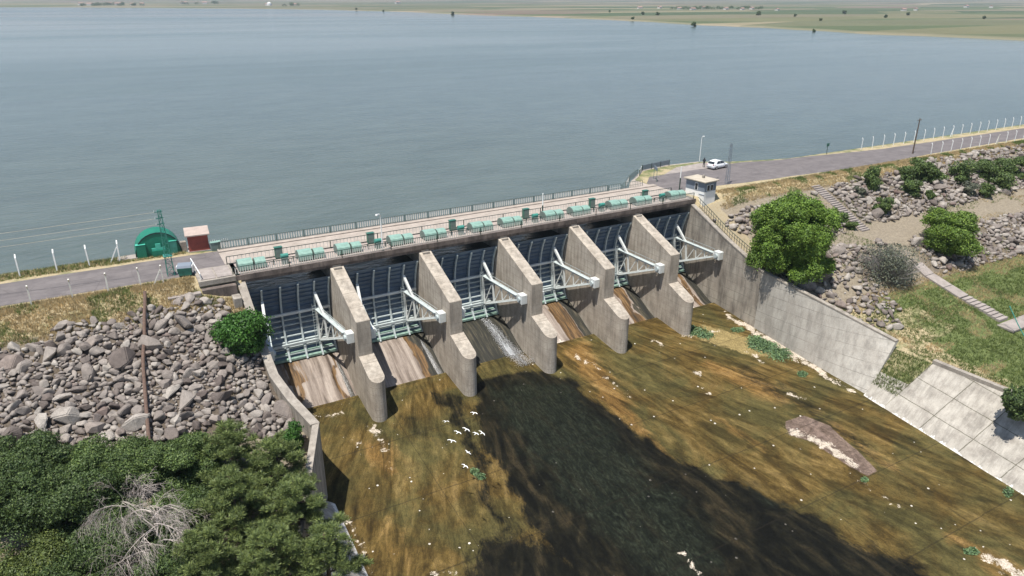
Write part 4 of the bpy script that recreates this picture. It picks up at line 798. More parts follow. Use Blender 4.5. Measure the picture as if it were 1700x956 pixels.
MB().box(-.8, -.74, -.45, .4, .5, 1.2).box(.74, .8, -.45, .4, .5, 1.2).build('handle', MT['white'], r)
for x in (-.5, .5):
    for y in (-.35, .35): MB().tube([(x-.04, y, .09), (x+.04, y, .09)], .09, 8).build('wheel', MT['rubber'], r)
tag(r, 'teal metal waste container with a grey lid beside the lattice pole', 'waste container')
# abutment block with two slabs at the left end of the bridge
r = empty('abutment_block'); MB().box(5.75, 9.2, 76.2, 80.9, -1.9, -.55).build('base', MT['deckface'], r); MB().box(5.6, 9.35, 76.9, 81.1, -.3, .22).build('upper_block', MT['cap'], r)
MB().box(5.95, 7.4, 77.3, 80.7, .222, .3).build('cover_slab', MT['slab'], r); MB().box(7.55, 9.1, 77.3, 80.7, .222, .3).build('cover_slab', MT['slab'], r)
MB().bar((5.62, 82.6, .1), (5.62, 82.6, 1.1), .08).bar((5.62, 82.6, 1.1), (5.9, 77.4, .95), .08).bar((5.9, 77.4, .24), (5.9, 77.4, .99), .08).bar((5.75, 80, .24), (5.75, 80, 1.02), .06).build('handrail', MT['white'], r)
tag(r, 'concrete abutment block topped by two pale slabs at the left end of the bridge', 'abutment')
tag(MB().box(2.4, 5.6, 75.7, 76.4, -1.6, -.55).build('concrete_kerb', MT['slab'], None, .03), 'low cracked concrete ledge in the dry grass left of the abutment', 'ledge')
tag(MB().box(8.5, 9.35, 74.6, 76.0, -3., -1.45).build('concrete_block', MT['cap'], None, .05), 'low concrete block below the abutment beside the first gate', 'concrete block')
r = empty('railing', (7.3, 87.9, 0)); m = MB()
for x in np.arange(0, 1.9, .21): m.box(x+1.2-.03, x+1.2+.03, -.02, .02, 0, 1.15+.1*math.sin(x*5))
m.box(1.1, 3.1, -.03, -.021, .3, .36); m.build('bar_panel', MT['railbar'], r); MB().bar((1.1, 0, .9), (3.1, -.4, .9), .05).build('top_rail', MT['railgreen'], r); tag(r, 'short worn green railing between the utility box and the bridge', 'railing')
tag(MB().box(-1.55, .55, 88.9, 90.4, -.5, .12).build('concrete_kerb', MT['slab'], None, .03), 'pale concrete slab on the bank left of the green shed', 'slab')
# rusty pipe down the left riprap
pts = [(.38-.125*(77-y)+.15*math.sin(y*.35), y, float(hL(.35, y))+.8) for y in np.linspace(76.5, 58.5, 26)]
tag(MB().tube(pts, .16, 8).build('rusty_pipe', MT['rust']), 'long rusty pipe lying straight down the left boulder slope', 'pipe')
# ================================================================= RIGHT END: hut, car, person, platform things
r = empty('guard_hut', (78.3, 79.1, -.35), math.radians(6)); hx, hy = 1.3, 1.85
MB().box(-hx, hx, -hy, hy, -.9, 1.25).build('lower_wall', MT['white'], r); MB().box(-hx-.004, hx+.004, -hy-.004, hy+.004, 1.252, 2.72).build('upper_wall', MT['hutgrey'], r)
MB().box(-hx-.3, hx+.28, -hy-.3, hy+.35, 2.722, 2.9).build('roof_slab', MT['hutroof'], r, .03)
for s, pos in ((0, (-hx-.03, -.2)), ): 
    f = MB().box(-hx-.05, -hx-.006, -.55, .05, 1.35, 2.45).build('window', MT['white'], r); MB().box(-hx-.07, -hx-.052, -.48, -.02, 1.42, 2.38).build('pane', MT['glass'], f)
for x in (-.55, .25):
    f = MB().box(x-.3, x+.3, -hy-.05, -hy-.006, 1.35, 2.3).build('window', MT['white'], r); MB().box(x-.24, x+.24, -hy-.07, -hy-.052, 1.41, 2.24).build('pane', MT['glass'], f)
MB().box(.2, .55, -.2, .15, 2.9, 3.35).build('chimney', MT['cap'], r, .02); MB().box(-hx-.05, -hx-.002, -1.9, -.8, .75, .85).build('ledge', MT['hutgrey'], r)
MB().box(-hx-.1, hx+.1, -hy-.1, hy+.1, -1.5, -.903).build('plinth', MT['cap'], r)
MB().tube([(hx+.2, -hy+.3, 2.95), (hx+1.1, -hy+.6, 3.05)], .03, 6).build('roof_pipe', MT['darkmetal'], r)
tag(r, 'square guard hut with grey upper walls, white lower walls and a flat roof', 'hut')
def car(loc, rz):
    r = empty('parked_car', loc, rz)
    xs_ = [-2.08, -2.02, -1.75, -1.3, -.9, -.3, .4, .95, 1.5, 1.9, 2.08, 2.14]      # rear -> front
    top = [.72, .95, 1.0, .98, .96, .95, .94, .93, .86, .74, .6, .5]; wd = [.74, .82, .87, .89, .9, .9, .9, .9, .88, .83, .74, .6]
    V = []; 
    for x, t_, w_ in zip(xs_, top, wd): V += [(x, -w_*.92, .24), (x, -w_, .5), (x, -w_*.97, t_*.92), (x, -w_*.86, t_), (x, w_*.86, t_), (x, w_*.97, t_*.92), (x, w_, .5), (x, w_*.92, .24)]
    fs = [tuple(range(8)), tuple(range(len(V)-8, len(V)))[::-1]]
    for i in range(len(xs_)-1):
        for j in range(8): fs.append((8*i+j, 8*i+8+j, 8*i+8+(j+1) % 8, 8*i+(j+1) % 8))
    MB().add(V, fs).build('body', MT['carpaint'], r, 0, True)
    def cabin(s, zt_, e=0.):
        xx = [(-1.95, .96), (-1.45, 1.38+zt_), (-.9, 1.47+zt_), (.0, 1.48+zt_), (.45, 1.36+zt_), (1.15, .93)]; V = []
        for x, z in xx: q = .86 if z < 1 else .66; V += [(x*s, -q*s-e, z if z > 1 else z-.03), (x*s, q*s+e, z if z > 1 else z-.03)]
        V += [(-1.95*s, -.86*s, .9), (-1.95*s, .86*s, .9), (1.15*s, -.86*s, .88), (1.15*s, .86*s, .88)]
        fs = [(2*i, 2*i+1, 2*i+3, 2*i+2) for i in range(5)]+[(0, 2, 4, 6, 8, 10, 14, 12), (1, 13, 15, 11, 9, 7, 5, 3)]+[(0, 12, 13, 1), (10, 11, 15, 14), (12, 14, 15, 13)]; return MB().add(V, fs)
    cabin(1, 0).build('roof', MT['carpaint'], r, .01)
    for s in (-1, 1):       # side glass, sloped with the cabin flank
        def q(x, z): f = (z-.93)/(1.46-.93); return (x, s*(.865-.2*f+.012), z)
        MB().add([q(-.32, 1.0), q(.98, 1.0), q(.42, 1.34), q(-.02, 1.42), q(-.32, 1.42)], [(0, 1, 2, 3, 4)]).add([q(-1.35, 1.0), q(-.38, 1.0), q(-.38, 1.42), q(-.95, 1.4)], [(0, 1, 2, 3)]).build('side_window', MT['glass'], r)
        MB().box(.72, .92, s*.9-.07, s*.9+.07, .98, 1.1).build('wing_mirror', MT['carpaint'], r, .02)
        MB().box(1.78, 2.06, s*.66-.13, s*.66+.13, .62, .74).build('headlight', MT['lamphead'], r, .02); MB().box(-2.09, -1.98, s*.66-.14, s*.66+.14, .8, .93).build('tail_light', MT['lampred'], r, .02)
        for x in (-1.3, 1.32):
            wh = empty('wheel'); wh.parent = r; wh.location = (x, s*.8, .31); MB().tube([(0, -.1, 0), (0, .1, 0)], .31, 20).build('tyre', MT['rubber'], wh); MB().tube([(0, -.112, 0), (0, .112, 0)], .2, 12).build('rim', MT['alloy'], wh)
    MB().add([(1.1, -.7, .99), (1.1, .7, .99), (.5, .58, 1.35), (.5, -.58, 1.35)], [(0, 1, 2, 3)]).build('windscreen', MT['glass'], r); MB().add([(-1.96, -.7, 1.02), (-1.96, .7, 1.02), (-1.56, .58, 1.34), (-1.56, -.58, 1.34)], [(0, 1, 2, 3)]).build('rear_window', MT['glass'], r).location = (-.02, 0, .01)
    MB().box(-2.1, -2.085, -.26, .26, .58, .7).build('number_plate', MT['white'], r); tag(r, 'white hatchback parked on the paved pad beside the lake', 'car'); return r
car((94.15, 91.6, .01), math.radians(8))
def person(loc, rz):
    r = bpy.data.meshes.new('person'); J = {}; vs = []; es = []; rd = []
    def v(p, rad, par=None): vs.append(p); rd.append(rad); i = len(vs)-1; (es.append((par, i)) if par is not None else None); return i
    pel = v((0, 0, .95), .15); ch = v((0, 0, 1.2), .15, pel); sh_ = v((0, 0, 1.42), .15, ch); nk = v((0, .01, 1.53), .06, sh_); hd = v((0, .02, 1.63), .1, nk); v((0, .02, 1.72), .085, hd)
    for s in (-1, 1):
        hp_ = v((s*.1, 0, .9), .1, pel); kn = v((s*.13, .03, .5), .07, hp_); an = v((s*.14, 0, .09), .045, kn); v((s*.15, .14, .04), .035, an)
        so_ = v((s*.19, 0, 1.4), .065, sh_); el = v((s*.27, .04, 1.13), .045, so_); wr_ = v((s*.22, .24, 1.05), .03, el); pm = v((s*.21, .31, 1.05), .032, wr_)
        for f, (dx, L) in enumerate(((-.03, .08), (-.01, .09), (.01, .085), (.03, .07))): k_ = v((s*.21+dx, .35, 1.05), .01, pm); v((s*.21+dx, .35+L*.8, 1.02), .008, k_)
        k_ = v((s*.21-s*.04, .33, 1.06), .01, pm); v((s*.21-s*.06, .37, 1.05), .009, k_)
    r.from_pydata(vs, es, []); o = bpy.data.objects.new('person', r); COL.objects.link(o); md = o.modifiers.new('skin', 'SKIN')
    for i, q in enumerate(rd): r.skin_vertices[0].data[i].radius = (q, q)
    r.skin_vertices[0].data[0].use_root = True; o.modifiers.new('sub', 'SUBSURF').levels = 1; r.materials.append(MT['clothes']); o.location = loc; o.rotation_euler = (0, 0, rz)
    MB().tube([(0, .02, 1.57), (0, .025, 1.63), (0, .03, 1.70)], [.07, .102, .08], 12).build('face', MT['skin'], o, 0, True).location = (0, .012, 0); MB().tube([(0, 0, 1.66), (0, 0, 1.72), (0, .0, 1.76)], [.108, .1, .05], 12).build('hair', MT['clothes'], o, 0, True)
    tag(o, 'person in black clothes standing behind the white car', 'person'); return o
person((92.35, 93.1, .0), math.radians(-60))
# platform fence, panels, board
def flatfence(name, a, b, h, m, label, panels=3):
    r = empty(name, (a[0], a[1], 0)); d = np.array(b)-np.array(a); L = np.linalg.norm(d); r.rotation_euler = (0, 0, math.atan2(d[1], d[0]))
    for i in range(panels): MB().box(L*i/panels+.06, L*(i+1)/panels-.06, -.02, .02, .12, h).build('panel', m, r)
    for i in range(panels+1): MB().box(L*i/panels-.04, L*i/panels+.04, -.05, .05, 0, h+.05).build('post', MT['darkmetal'], r)
    tag(r, label, 'fence'); return r
flatfence('sheet_fence', (80.9, 96.3), (88.1, 97.5), 1.0, MT['hutgrey'], 'low grey sheet metal fence on the lake edge of the concrete pad', 3)
flatfence('sheet_fence', (78.2, 93.8), (80.6, 96.1), .95, MT['white'], 'short white panel fence at the corner of the concrete pad', 2)
r = empty('metal_frame', (78.25, 89.7, 0), math.radians(62)); MB().bar((-1.1, 0, 0), (-1.1, 0, 2.3), .08).bar((1.1, 0, 0), (1.1, 0, 2.3), .08).build('upright', MT['hoistend'], r); MB().box(-1.055, 1.055, -.03, .03, 1.75, 2.3).build('top_panel', MT['hutgrey'], r); tag(r, 'upright metal frame with a grey top panel near the bridge end', 'frame')
for i, (a, b) in enumerate((((66.8, 87.15), (69.2, 87.15)), ((69.4, 87.15), (73.6, 87.3)), ((70.9, 88.2), (73.8, 91.0)), ((74.0, 91.1), (77.8, 93.8)))):
    r = empty('hoop_railing', (a[0], a[1], 0)); d = np.array(b)-np.array(a); L = float(np.linalg.norm(d)); r.rotation_euler = (0, 0, math.atan2(d[1], d[0]))
    MB().tube([(0, 0, 0), (0, 0, .9), (.15, 0, 1.1), (L-.15, 0, 1.1), (L, 0, .9), (L, 0, 0)], .04, 8).build('hoop', MT['railgreen'], r); m = MB().bar((0, 0, .55), (L, 0, .55), .04)
    for x in np.arange(.3, L-.2, .35): m.bar((x, 0, .05), (x, 0, 1.07), .03)
    m.build('bar_panel', MT['railgreen'] if i % 2 else MT['railbar'], r)
    tag(r, ('pale barred hoop railing joining the lake side railing at its right end', 'dark hoop railing by the upright metal frame', 'dark hoop railing turning toward the lake at the pad corner', 'worn railing along the slanting left edge of the pad')[i].replace('dark hoop railing turning', 'pale hoop railing turning'), 'railing')
r = empty('stair_railing'); tp = [(WR+1.1, 77.2, -.9), (WR+1.15, 69.9, -4.4), (WR+1.2, 62, -7.1), (WR+1.4, 58.5, -7.8)]
MB().tube([(p[0], p[1], p[2]+1.15) for p in tp], .045, 6).tube([(p[0], p[1], p[2]+.65) for p in tp], .03, 6).build('top_rail', MT['darkmetal'], r); m = MB()
for y in np.arange(58.8, 77, .5): z = float(np.interp(y, [58.5, 62, 69.9, 77.2], [-7.8, -7.1, -4.4, -.9])); m.bar((WR+1.15, y, z+.0), (WR+1.15, y, z+1.12), .045)
m.build('bar_panel', MT['darkmetal'], r); tag(r, 'dark barred railing sloping down along the top of the right side wall', 'railing')
# concrete steps on the right slope
def steps(name, x, y0, y1, n, zf, wd, label):
    r = empty(name); 
    for i in range(n):
        ya = y0+(y1-y0)*i/n; yb = y0+(y1-y0)*(i+1)/n; z = float(zf(x, (ya+yb)/2))+.22; MB().box(x-wd/2+random.uniform(-.08, .08), x+wd/2+random.uniform(-.08, .08), yb+.02, ya-.04, z-.35, z).build('step', MT['slab'], r)
    tag(r, label, 'stairs'); return r
steps('concrete_steps', 101.2, 76.2, 65.6, 24, hR, 2.0, 'weathered concrete steps climbing the upper slope behind the big tree')
r = empty('concrete_walkway')
for i, (y0, y1) in enumerate(((56.4, 54.3), (54.2, 51.4), (51.3, 48.9))):
    za, zb = float(hR(101, y0)), float(hR(101, y1)); MB().add([(99.9, y0, za+.05), (102, y0, za+.05), (102, y1, zb+.05), (99.9, y1, zb+.05), (99.9, y0, za+.28), (102, y0, za+.28), (102, y1, zb+.28), (99.9, y1, zb+.28)], [(3, 2, 1, 0), (4, 5, 6, 7), (0, 1, 5, 4), (1, 2, 6, 5), (2, 3, 7, 6), (3, 0, 4, 7)]).build('slab', MT['slab'], r)
tag(r, 'flat concrete walkway slabs leading down past the grey shrub', 'walkway')
steps('concrete_steps', 100.9, 48.7, 43.2, 9, lambda x, y: hR(x, y)+.12, 2.0, 'lower flight of concrete steps crossing the green grass')
r = empty('footbridge_slab'); MB().box(98.8, 106, 40.8, 43.0, -12.45, -12.2).build('deck_slab', MT['slab'], r); MB().box(98.9, 99.4, 40.9, 42.9, -14.8, -12.455).box(104, 104.5, 40.9, 42.9, -14.8, -12.455).box(99.4, 104, 42.7, 42.9, -14.8, -12.7).build('support', MT['cap'], r); tag(r, 'small concrete footbridge over a dark culvert at the right edge', 'footbridge')
tag(MB().tube([(98.0, 38.2, -13.2), (98.4, 40.4, -11.0), (99.0, 42.2, -9.2)], .06, 6).build('leaning_pole', MT['teal']), 'thin teal pole leaning beside the small footbridge', 'pole')
# ================================================================= WATER JETS
def jet(k, u0, u1, dens, spread, label, y_end):
    x0, x1 = bayx(k); W2 = x1-x0; n = dens; t = rng.random(n)**.62; fc = rng.normal(0, .42, 22); u = fc[rng.integers(0, 22, n)]+rng.normal(0, .05, n)+rng.normal(0, .12, n)*t; xc = x0+W2*(u0+(u1-u0)*t); xw = (.35+.55*t)*spread
    y = 77.5-t*(77.5-y_end); zc = np.interp(-y, -yy, zz_)-.2; zz4 = zc+.05+np.abs(rng.normal(0, 1, n))*(.10+.30*t)*spread
    X = xc+u*xw; L = .04+.09*rng.random(n); wd = .006+.012*rng.random(n); sl_ = np.gradient(zc, y) if 0 else -.55*np.ones(n); V = np.zeros((n, 4, 3)); d = np.stack([rng.normal(0, .12, n), -np.ones(n), sl_*(1-t)], -1); d /= np.linalg.norm(d, axis=1)[:, None]
    c = np.stack([X, y, zz4], -1); V[:, 0] = c-d*L[:, None]; V[:, 1] = c+np.stack([wd, 0*wd, 0*wd], -1); V[:, 2] = c+np.stack([-wd, 0*wd, wd], -1); V[:, 3] = c+d*L[:, None]
    b_ = (np.arange(n)*4)[:, None]; Fc = np.concatenate([b_+np.array([[0, 1, 2]]), b_+np.array([[3, 2, 1]]), b_+np.array([[0, 2, 3]]), b_+np.array([[0, 3, 1]])])
    o = np_mesh('water_spray', V.reshape(-1, 3), Fc, MT['spray']); tag(o, label, 'water jet', kind='stuff')
def water_sheet(k, ua, ub, wa, wb, th, label, y_end, foam):
    x0, x1 = bayx(k); W2 = x1-x0; nl_, nc = 70, 15; V = []; Uv = []
    for i in range(nl_):
        t = i/(nl_-1); y = 77.4-t*(77.4-y_end); zc = float(np.interp(-y, -yy, zz_))-.28; xc = x0+W2*(ua+(ub-ua)*t); hw = (wa+(wb-wa)*t)/2*(1 if t < .93 else 1-.6*(t-.93)/.07)
        for j in range(nc):
            v_ = j/(nc-1)*2-1; e = float(vnoise(t*9+k, v_*1.5, 0, 5))*.25*abs(v_); V.append((xc+v_*hw*(1-e*.5), y, zc-.05+(th*(1+.8*t)*(1-v_*v_)+.05)*(.7+.6*float(vnoise(v_*5, t*12, 0, 9))))); Uv.append((v_*2, t*4))
    top = len(V); V += [(p[0], p[1], p[2]-.12) for p in V]; f = grid_faces(nl_, nc)
    o = np_mesh('water_flow', V, np.concatenate([f, f[:, ::-1]+top]), foam, smooth=True); uv_attr(o, 'flow', np.array(Uv+Uv)); tag(o, label, 'water', kind='stuff')
def foammat(name, lo, hi):
    m, t, b = mat(name); uv = N(t, 'ShaderNodeUVMap'); uv.uv_map = 'flow'; mp = N(t, 'ShaderNodeMapping'); mp.inputs['Scale'].default_value = (3.2, 1.0, 1); t.links.new(uv.outputs[0], mp.inputs[0]); n = noise(t, mp.outputs[0], 1.6, 9, .75, .6); v = coords(t); n2 = noise(t, v, 9, 5, .8)
    col = ramp(t, math_(t, 'ADD', math_(t, 'MULTIPLY', n, .65), math_(t, 'MULTIPLY', n2, .35)), [(lo, (.035, .030, .022)), ((lo+hi)/2, (.20, .20, .20)), (hi, (.78, .80, .83))]); t.links.new(col, b.inputs['Base Color']); b.inputs['Roughness'].default_value = .25; bump(t, b, n2, .7, .06); return m
water_sheet(2, .74, .88, .7, 2.2, .22, 'white foaming water rushing down the third bay', 67.6, foammat('foaming_water', .26, .46))
water_sheet(1, .90, .96, .35, .95, .08, 'thin streaky water film sliding beside the second pier', 68.4, foammat('streaky_water', .42, .70))
water_sheet(0, .925, .96, .3, .7, .05, 'grey water film beside the first pier', 68.6, foammat('film_water', .46, .80))
jet(2, .72, .88, 15000, 1.3, 'white spray rushing out under the third gate', 67.8)

# ================================================================= BOULDERS
import bmesh
def rockmesh(seed):
    rg = np.random.default_rng(seed); n = 13+seed % 5; p = rg.normal(size=(n, 3)); p /= np.linalg.norm(p, axis=1)[:, None]; p *= rg.uniform(.82, 1., (n, 1)); p *= np.array([1, rg.uniform(.65, .9), rg.uniform(.5, .75)])
    bm = bmesh.new(); [bm.verts.new(v) for v in p]; rs = bmesh.ops.convex_hull(bm, input=bm.verts); bmesh.ops.delete(bm, geom=[g for g in rs['geom_interior'] if isinstance(g, bmesh.types.BMVert)], context='VERTS')
    bmesh.ops.dissolve_limit(bm, angle_limit=.25, verts=bm.verts, edges=bm.edges); bmesh.ops.bevel(bm, geom=list(bm.edges), offset=.055, segments=2, affect='EDGES', clamp_overlap=True); bmesh.ops.triangulate(bm, faces=bm.faces)
    me = bpy.data.meshes.new('boulder'); bm.to_mesh(me); bm.free(); me.materials.append(MT['rock'])
    for q in me.polygons: q.use_smooth = False
    return me
RM = [rockmesh(i) for i in range(10)]
RV = []
for me in RM:
    a = np.zeros(len(me.vertices)*3, np.float32); me.vertices.foreach_get('co', a); f = np.zeros(len(me.polygons)*3, np.int32); me.loops.foreach_get('vertex_index', f); RV.append((a.reshape(-1, 3), f.reshape(-1, 3)))
rocks = []   # x,y,z,size
grid = {}
def scatter(n, inside, hf, smin, smax, box, tries=12, power=2.5, ov=.72):
    for i in range(n):
        s = smin+(smax-smin)*random.random()**power
        for _ in range(tries):
            x = random.uniform(box[0], box[1]); y = random.uniform(box[2], box[3])
            if not inside(x, y): continue
            ok = True; gx, gy = int(x//2), int(y//2)
            for a in (-1, 0, 1):
                for b in (-1, 0, 1):
                    for (u, v, t) in grid.get((gx+a, gy+b), ()):
                        if (u-x)**2+(v-y)**2 < ((t+s)*.5*ov*2*.5)**2*1.0*1.55: ok = False; break
            if ok: grid.setdefault((gx, gy), []).append((x, y, s)); rocks.append((x, y, float(hf(x, y)), s)); break
def inL(x, y):
    if x > xl(y)-.9-.3*random.random(): return False
    top = 74.0+1.2*vnoise(x*.4, 0, 0, 4)+(.9 if x > 3 else 0)-(1.2 if x < -8 else 0); bot = 59.5+vnoise(x*.3, 3, 0, 5)*1.5-(2.5 if x > 5 else 0); 
    if y > top or y < bot: return False
    if x > 7.7 and y > 73: return False
    if vnoise(x*.5, y*.5, 0, 12) > .86 and random.random() < .8: return False
    if -13 < x < -8 and 64.4 < y < 67 and random.random() < .75: return False
    return True
def inR(x, y):
    if x < xr(y)+1.2 or abs(x-101.2) < 1.9: return False
    n = float(vnoise(x*.25, y*.25, 0, 14))
    if x < 101: return (48 < y < 74.5 and x < 93+(y-48)*.3 and n > .45 and random.random() < .4) or (57 < y < 74 and n > .45 and random.random() < .6)
    top = 75.2+(1.5 if x > 130 else 0)+n; 
    if 66.3+n < y < top: return True
    b0 = 53.6-(.02*(x-100)); return (x > 104 and b0 < y < 60.3+n*.5 and not (106 < x < 112 and y > 57.5))
scatter(34, inL, hL, .95, 1.45, (-26, 11, 55, 72.5), 30, 1.6)
scatter(1300, inL, hL, .40, .86, (-26, 11, 55, 76), 14, 1.5)
scatter(6500, inL, hL, .18, .5, (-26, 11, 55, 76), 9, 1.3)
scatter(60, inR, hR, .95, 1.5, (76, 165, 46, 78), 30, 1.6)
scatter(2000, inR, hR, .42, .9, (76, 170, 46, 78), 12, 1.4)
scatter(2600, inR, hR, .25, .5, (76, 165, 46, 78), 6, 1.3)
info = []
for (x, y, z, s) in rocks:
    px, py, d = pix((x, y, z)); vis = -20 < px < 1720 and -20 < py < 975; info.append((s/d if vis else 0, x, y, z, s, px, py))
info.sort(key=lambda a: -a[0])
ncut = 298; SV = []; SF = []; nb = 0
def rrot(): return Matrix.Rotation(random.uniform(0, 6.28), 3, 'Z') @ Matrix.Rotation(random.uniform(-.6, .6), 3, 'X') @ Matrix.Rotation(random.uniform(-.6, .6), 3, 'Y')
for i, (a, x, y, z, s, px, py) in enumerate(info):
    k = random.randrange(10); R3 = rrot(); sc3 = np.array([random.uniform(.9, 1.25), random.uniform(.85, 1.1), random.uniform(.85, 1.2)])*s*1.02; zc = z+s*.30
    if i < ncut:
        o = bpy.data.objects.new('boulder', RM[k]); COL.objects.link(o); o.location = (x, y, zc); o.rotation_euler = R3.to_euler(); o.scale = tuple(sc3)
        tag(o, 'grey brown angular boulder lying in the rubble slope left of the spillway' if x < 40 else 'grey brown angular boulder lying on the slope right of the spillway', 'boulder', 'boulders of the left rubble slope' if x < 40 else 'boulders of the right rubble slope')
    else:
        v, f = RV[k]; v = (v*sc3)@np.array(R3).T+np.array([x, y, zc]); SV.append(v); SF.append(f+nb); nb += len(v)
o = np_mesh('rubble', np.concatenate(SV), np.concatenate(SF), MT['rock']); tag(o, 'smaller grey brown stones filling both rubble slopes beside the spillway', 'rubble', kind='stuff')
# ================================================================= VEGETATION
def leaves(C, Nn, size, asp=1.7, jitter=.9, tri=False):
    """C (n,3) centres, Nn (n,3) normals -> quads"""
    n = len(C); nn = Nn+rng.normal(0, jitter, (n, 3)); nn /= np.linalg.norm(nn, axis=1)[:, None]+1e-9; t = rng.normal(size=(n, 3)); a = np.cross(nn, t); a /= np.linalg.norm(a, axis=1)[:, None]+1e-9; b = np.cross(nn, a)
    s = size*(.6+.8*rng.random(n))[:, None]; a = a*s*asp*.5; b = b*s*.5; V = np.stack([C-a, C-b*.9, C+a, C+b*.9], 1); F4 = (np.arange(n)*4)[:, None]+np.arange(4)[None]; return V.reshape(-1, 3), F4
def lobe_pts(c, rad, n, squash=1., inner=.35):
    d = rng.normal(size=(n, 3)); d /= np.linalg.norm(d, axis=1)[:, None]; keep = d[:, 2] > -.55; d = d[keep]; rr_ = (1-inner*rng.random(len(d))**1.6); lump = .62+.7*vnoise(d[:, 0]*2.2+c[0], d[:, 1]*2.2+c[1], d[:, 2]*2.2+c[2], 3); lump = lump*(.86+.30*vnoise(d[:, 0]*7+c[0]*3, d[:, 1]*7+c[1]*3, d[:, 2]*7, 8)); lump = np.where(rng.random(len(d)) < .10, lump*(1+.35*rng.random(len(d))), lump); P = d*rr_[:, None]*lump[:, None]*np.array(rad); P[:, 2] *= squash; return P+np.array(c), d
def crown(name, base, w, h, nl, per, size, m, parent=None, trunk=.18, seed=1, low=.15, gap=.0, asp=1.7):
    """uneven crown from lobes of small leaves, with a trunk and limbs"""
    rs = random.Random(seed); lobes = []; cz = h*(.5+low*.5)
    for i in range(nl):
        a = rs.uniform(0, 6.283); rr_ = math.sqrt(rs.random())*(.72 if nl < 40 else rs.choice((.8, .8, .95))); zf = rs.uniform(low+.12, .86); env = math.sqrt(max(.05, 1-((zf-.48)/.56)**2)); q = rs.uniform(.17, .30)*math.sqrt(26/max(nl, 18)) if nl > 26 else rs.uniform(.17, .30)
        lobes.append(((math.cos(a)*rr_*w/2*env, math.sin(a)*rr_*w/2*env, zf*h), (q*w*rs.uniform(.8, 1.1), q*w*rs.uniform(.8, 1.1), q*h*rs.uniform(.75, 1.05))))
    Vs = []; Fs = []; nb = 0
    for c, rad in lobes:
        P, d = lobe_pts(c, rad, per); V, F4 = leaves(P, d, size, asp, .75); Vs.append(V); Fs.append(F4+nb); nb += len(V)
    r = empty(name, base); np_mesh('foliage', np.concatenate(Vs), np.concatenate(Fs), m, r)
    tr = MB(); tr.tube([(0, 0, -.5), (rs.uniform(-.1, .1), rs.uniform(-.1, .1), h*.3), (rs.uniform(-.3, .3), rs.uniform(-.3, .3), h*.7)], [trunk, trunk*.75, trunk*.3], 8); tr.build('trunk', MT['bark'], r, 0, True)
    lb = MB()
    for c, rad in lobes[:14]: lb.tube([(0, 0, h*rs.uniform(.12, .4)), (c[0]*.5, c[1]*.5, c[2]*.62), c], [trunk*.45, trunk*.3, trunk*.1], 5)
    lb.build('limbs', MT['bark'], r, 0, True); return r
def at_ground(px, py, hf, z0=-8):
    z = z0
    for _ in range(30): P = atz(px, py, z); z = .5*z+.5*float(hf(P[0], P[1]))
    return atz(px, py, z)
# round bush left of first gate
P = at_ground(402, 580, hL, -4); tag(crown('round_bush', P, 5.2, 4.0, 26, 1500, .16, MT['leafbush'], seed=3, low=-.1), 'dense round bright green bush beside the first gate', 'bush')
P = at_ground(492, 745, hL, -8); tag(crown('round_bush', P, 2.1, 2.4, 9, 700, .13, MT['leafbush'], seed=5, low=-.1), 'small green bush against the end of the left side wall', 'bush')
P = at_ground(1308, 466, hR, -7); tag(crown('broadleaf_tree', P, 11.2, 12.6, 120, 3000, .14, MT['leaf'], seed=8, trunk=.35, low=.0), 'large spreading green tree behind the right side wall', 'tree')
P = at_ground(1572, 418, hR, -8); tag(crown('bright_bush', P, 8.8, 6.9, 60, 1100, .17, MT['leafbright'], seed=12, low=-.1, trunk=.16), 'bright yellow green bush alone between the two rubble slopes', 'bush')
P = at_ground(1470, 462, hR, -9); gs = crown('grey_shrub', P, 9.5, 4.6, 24, 420, .15, MT['leafgrey'], seed=14, low=-.1, trunk=.1); tag(gs, 'silvery grey half bare shrub between the big tree and the walkway', 'shrub')
tw = MB(); rs = random.Random(5)
for i in range(420):
    a = rs.uniform(0, 6.283); q = math.sqrt(rs.random())*.9; e = (math.cos(a)*q*5.0, math.sin(a)*q*5.0, rs.uniform(2.2, 4.9)*math.sqrt(max(.1, 1-q*q*.7))); b0 = (e[0]*.35+rs.uniform(-.3, .3), e[1]*.35+rs.uniform(-.3, .3), 0); tw.tube([b0, ((b0[0]+e[0])/2+rs.uniform(-.2, .2), (b0[1]+e[1])/2, e[2]*.62), e], [.045, .03, .012], 3, False)
tw.build('twigs', MT['twig'], gs)
P = at_ground(1690, 690, hR, -13); tag(crown('round_bush', P, 4.0, 3.6, 16, 900, .17, MT['leafdark'], seed=16, low=-.05), 'dark green bush growing beside the kerb at the right edge', 'bush')
BS = [(1448, 312, 3.0, 3.6), (1462, 353, 2.7, 2.5), (1412, 378, 1.6, 1.5), (1503, 300, 3.4, 3.0), (1526, 296, 3.8, 3.6), (1512, 322, 3.2, 2.6), (1548, 300, 3.4, 3.0), (1594, 302, 4.6, 4.2), (1640, 298, 5.0, 3.9), (1668, 292, 4.6, 3.9), (1692, 292, 4.2, 3.6), (1664, 312, 4.2, 3.0), (1608, 322, 2.6, 2.2), (1634, 326, 2.6, 2.1), (1424, 325, 2.0, 1.8), (1539, 330, 2.0, 1.6), (1395, 372, 1.8, 1.7)]
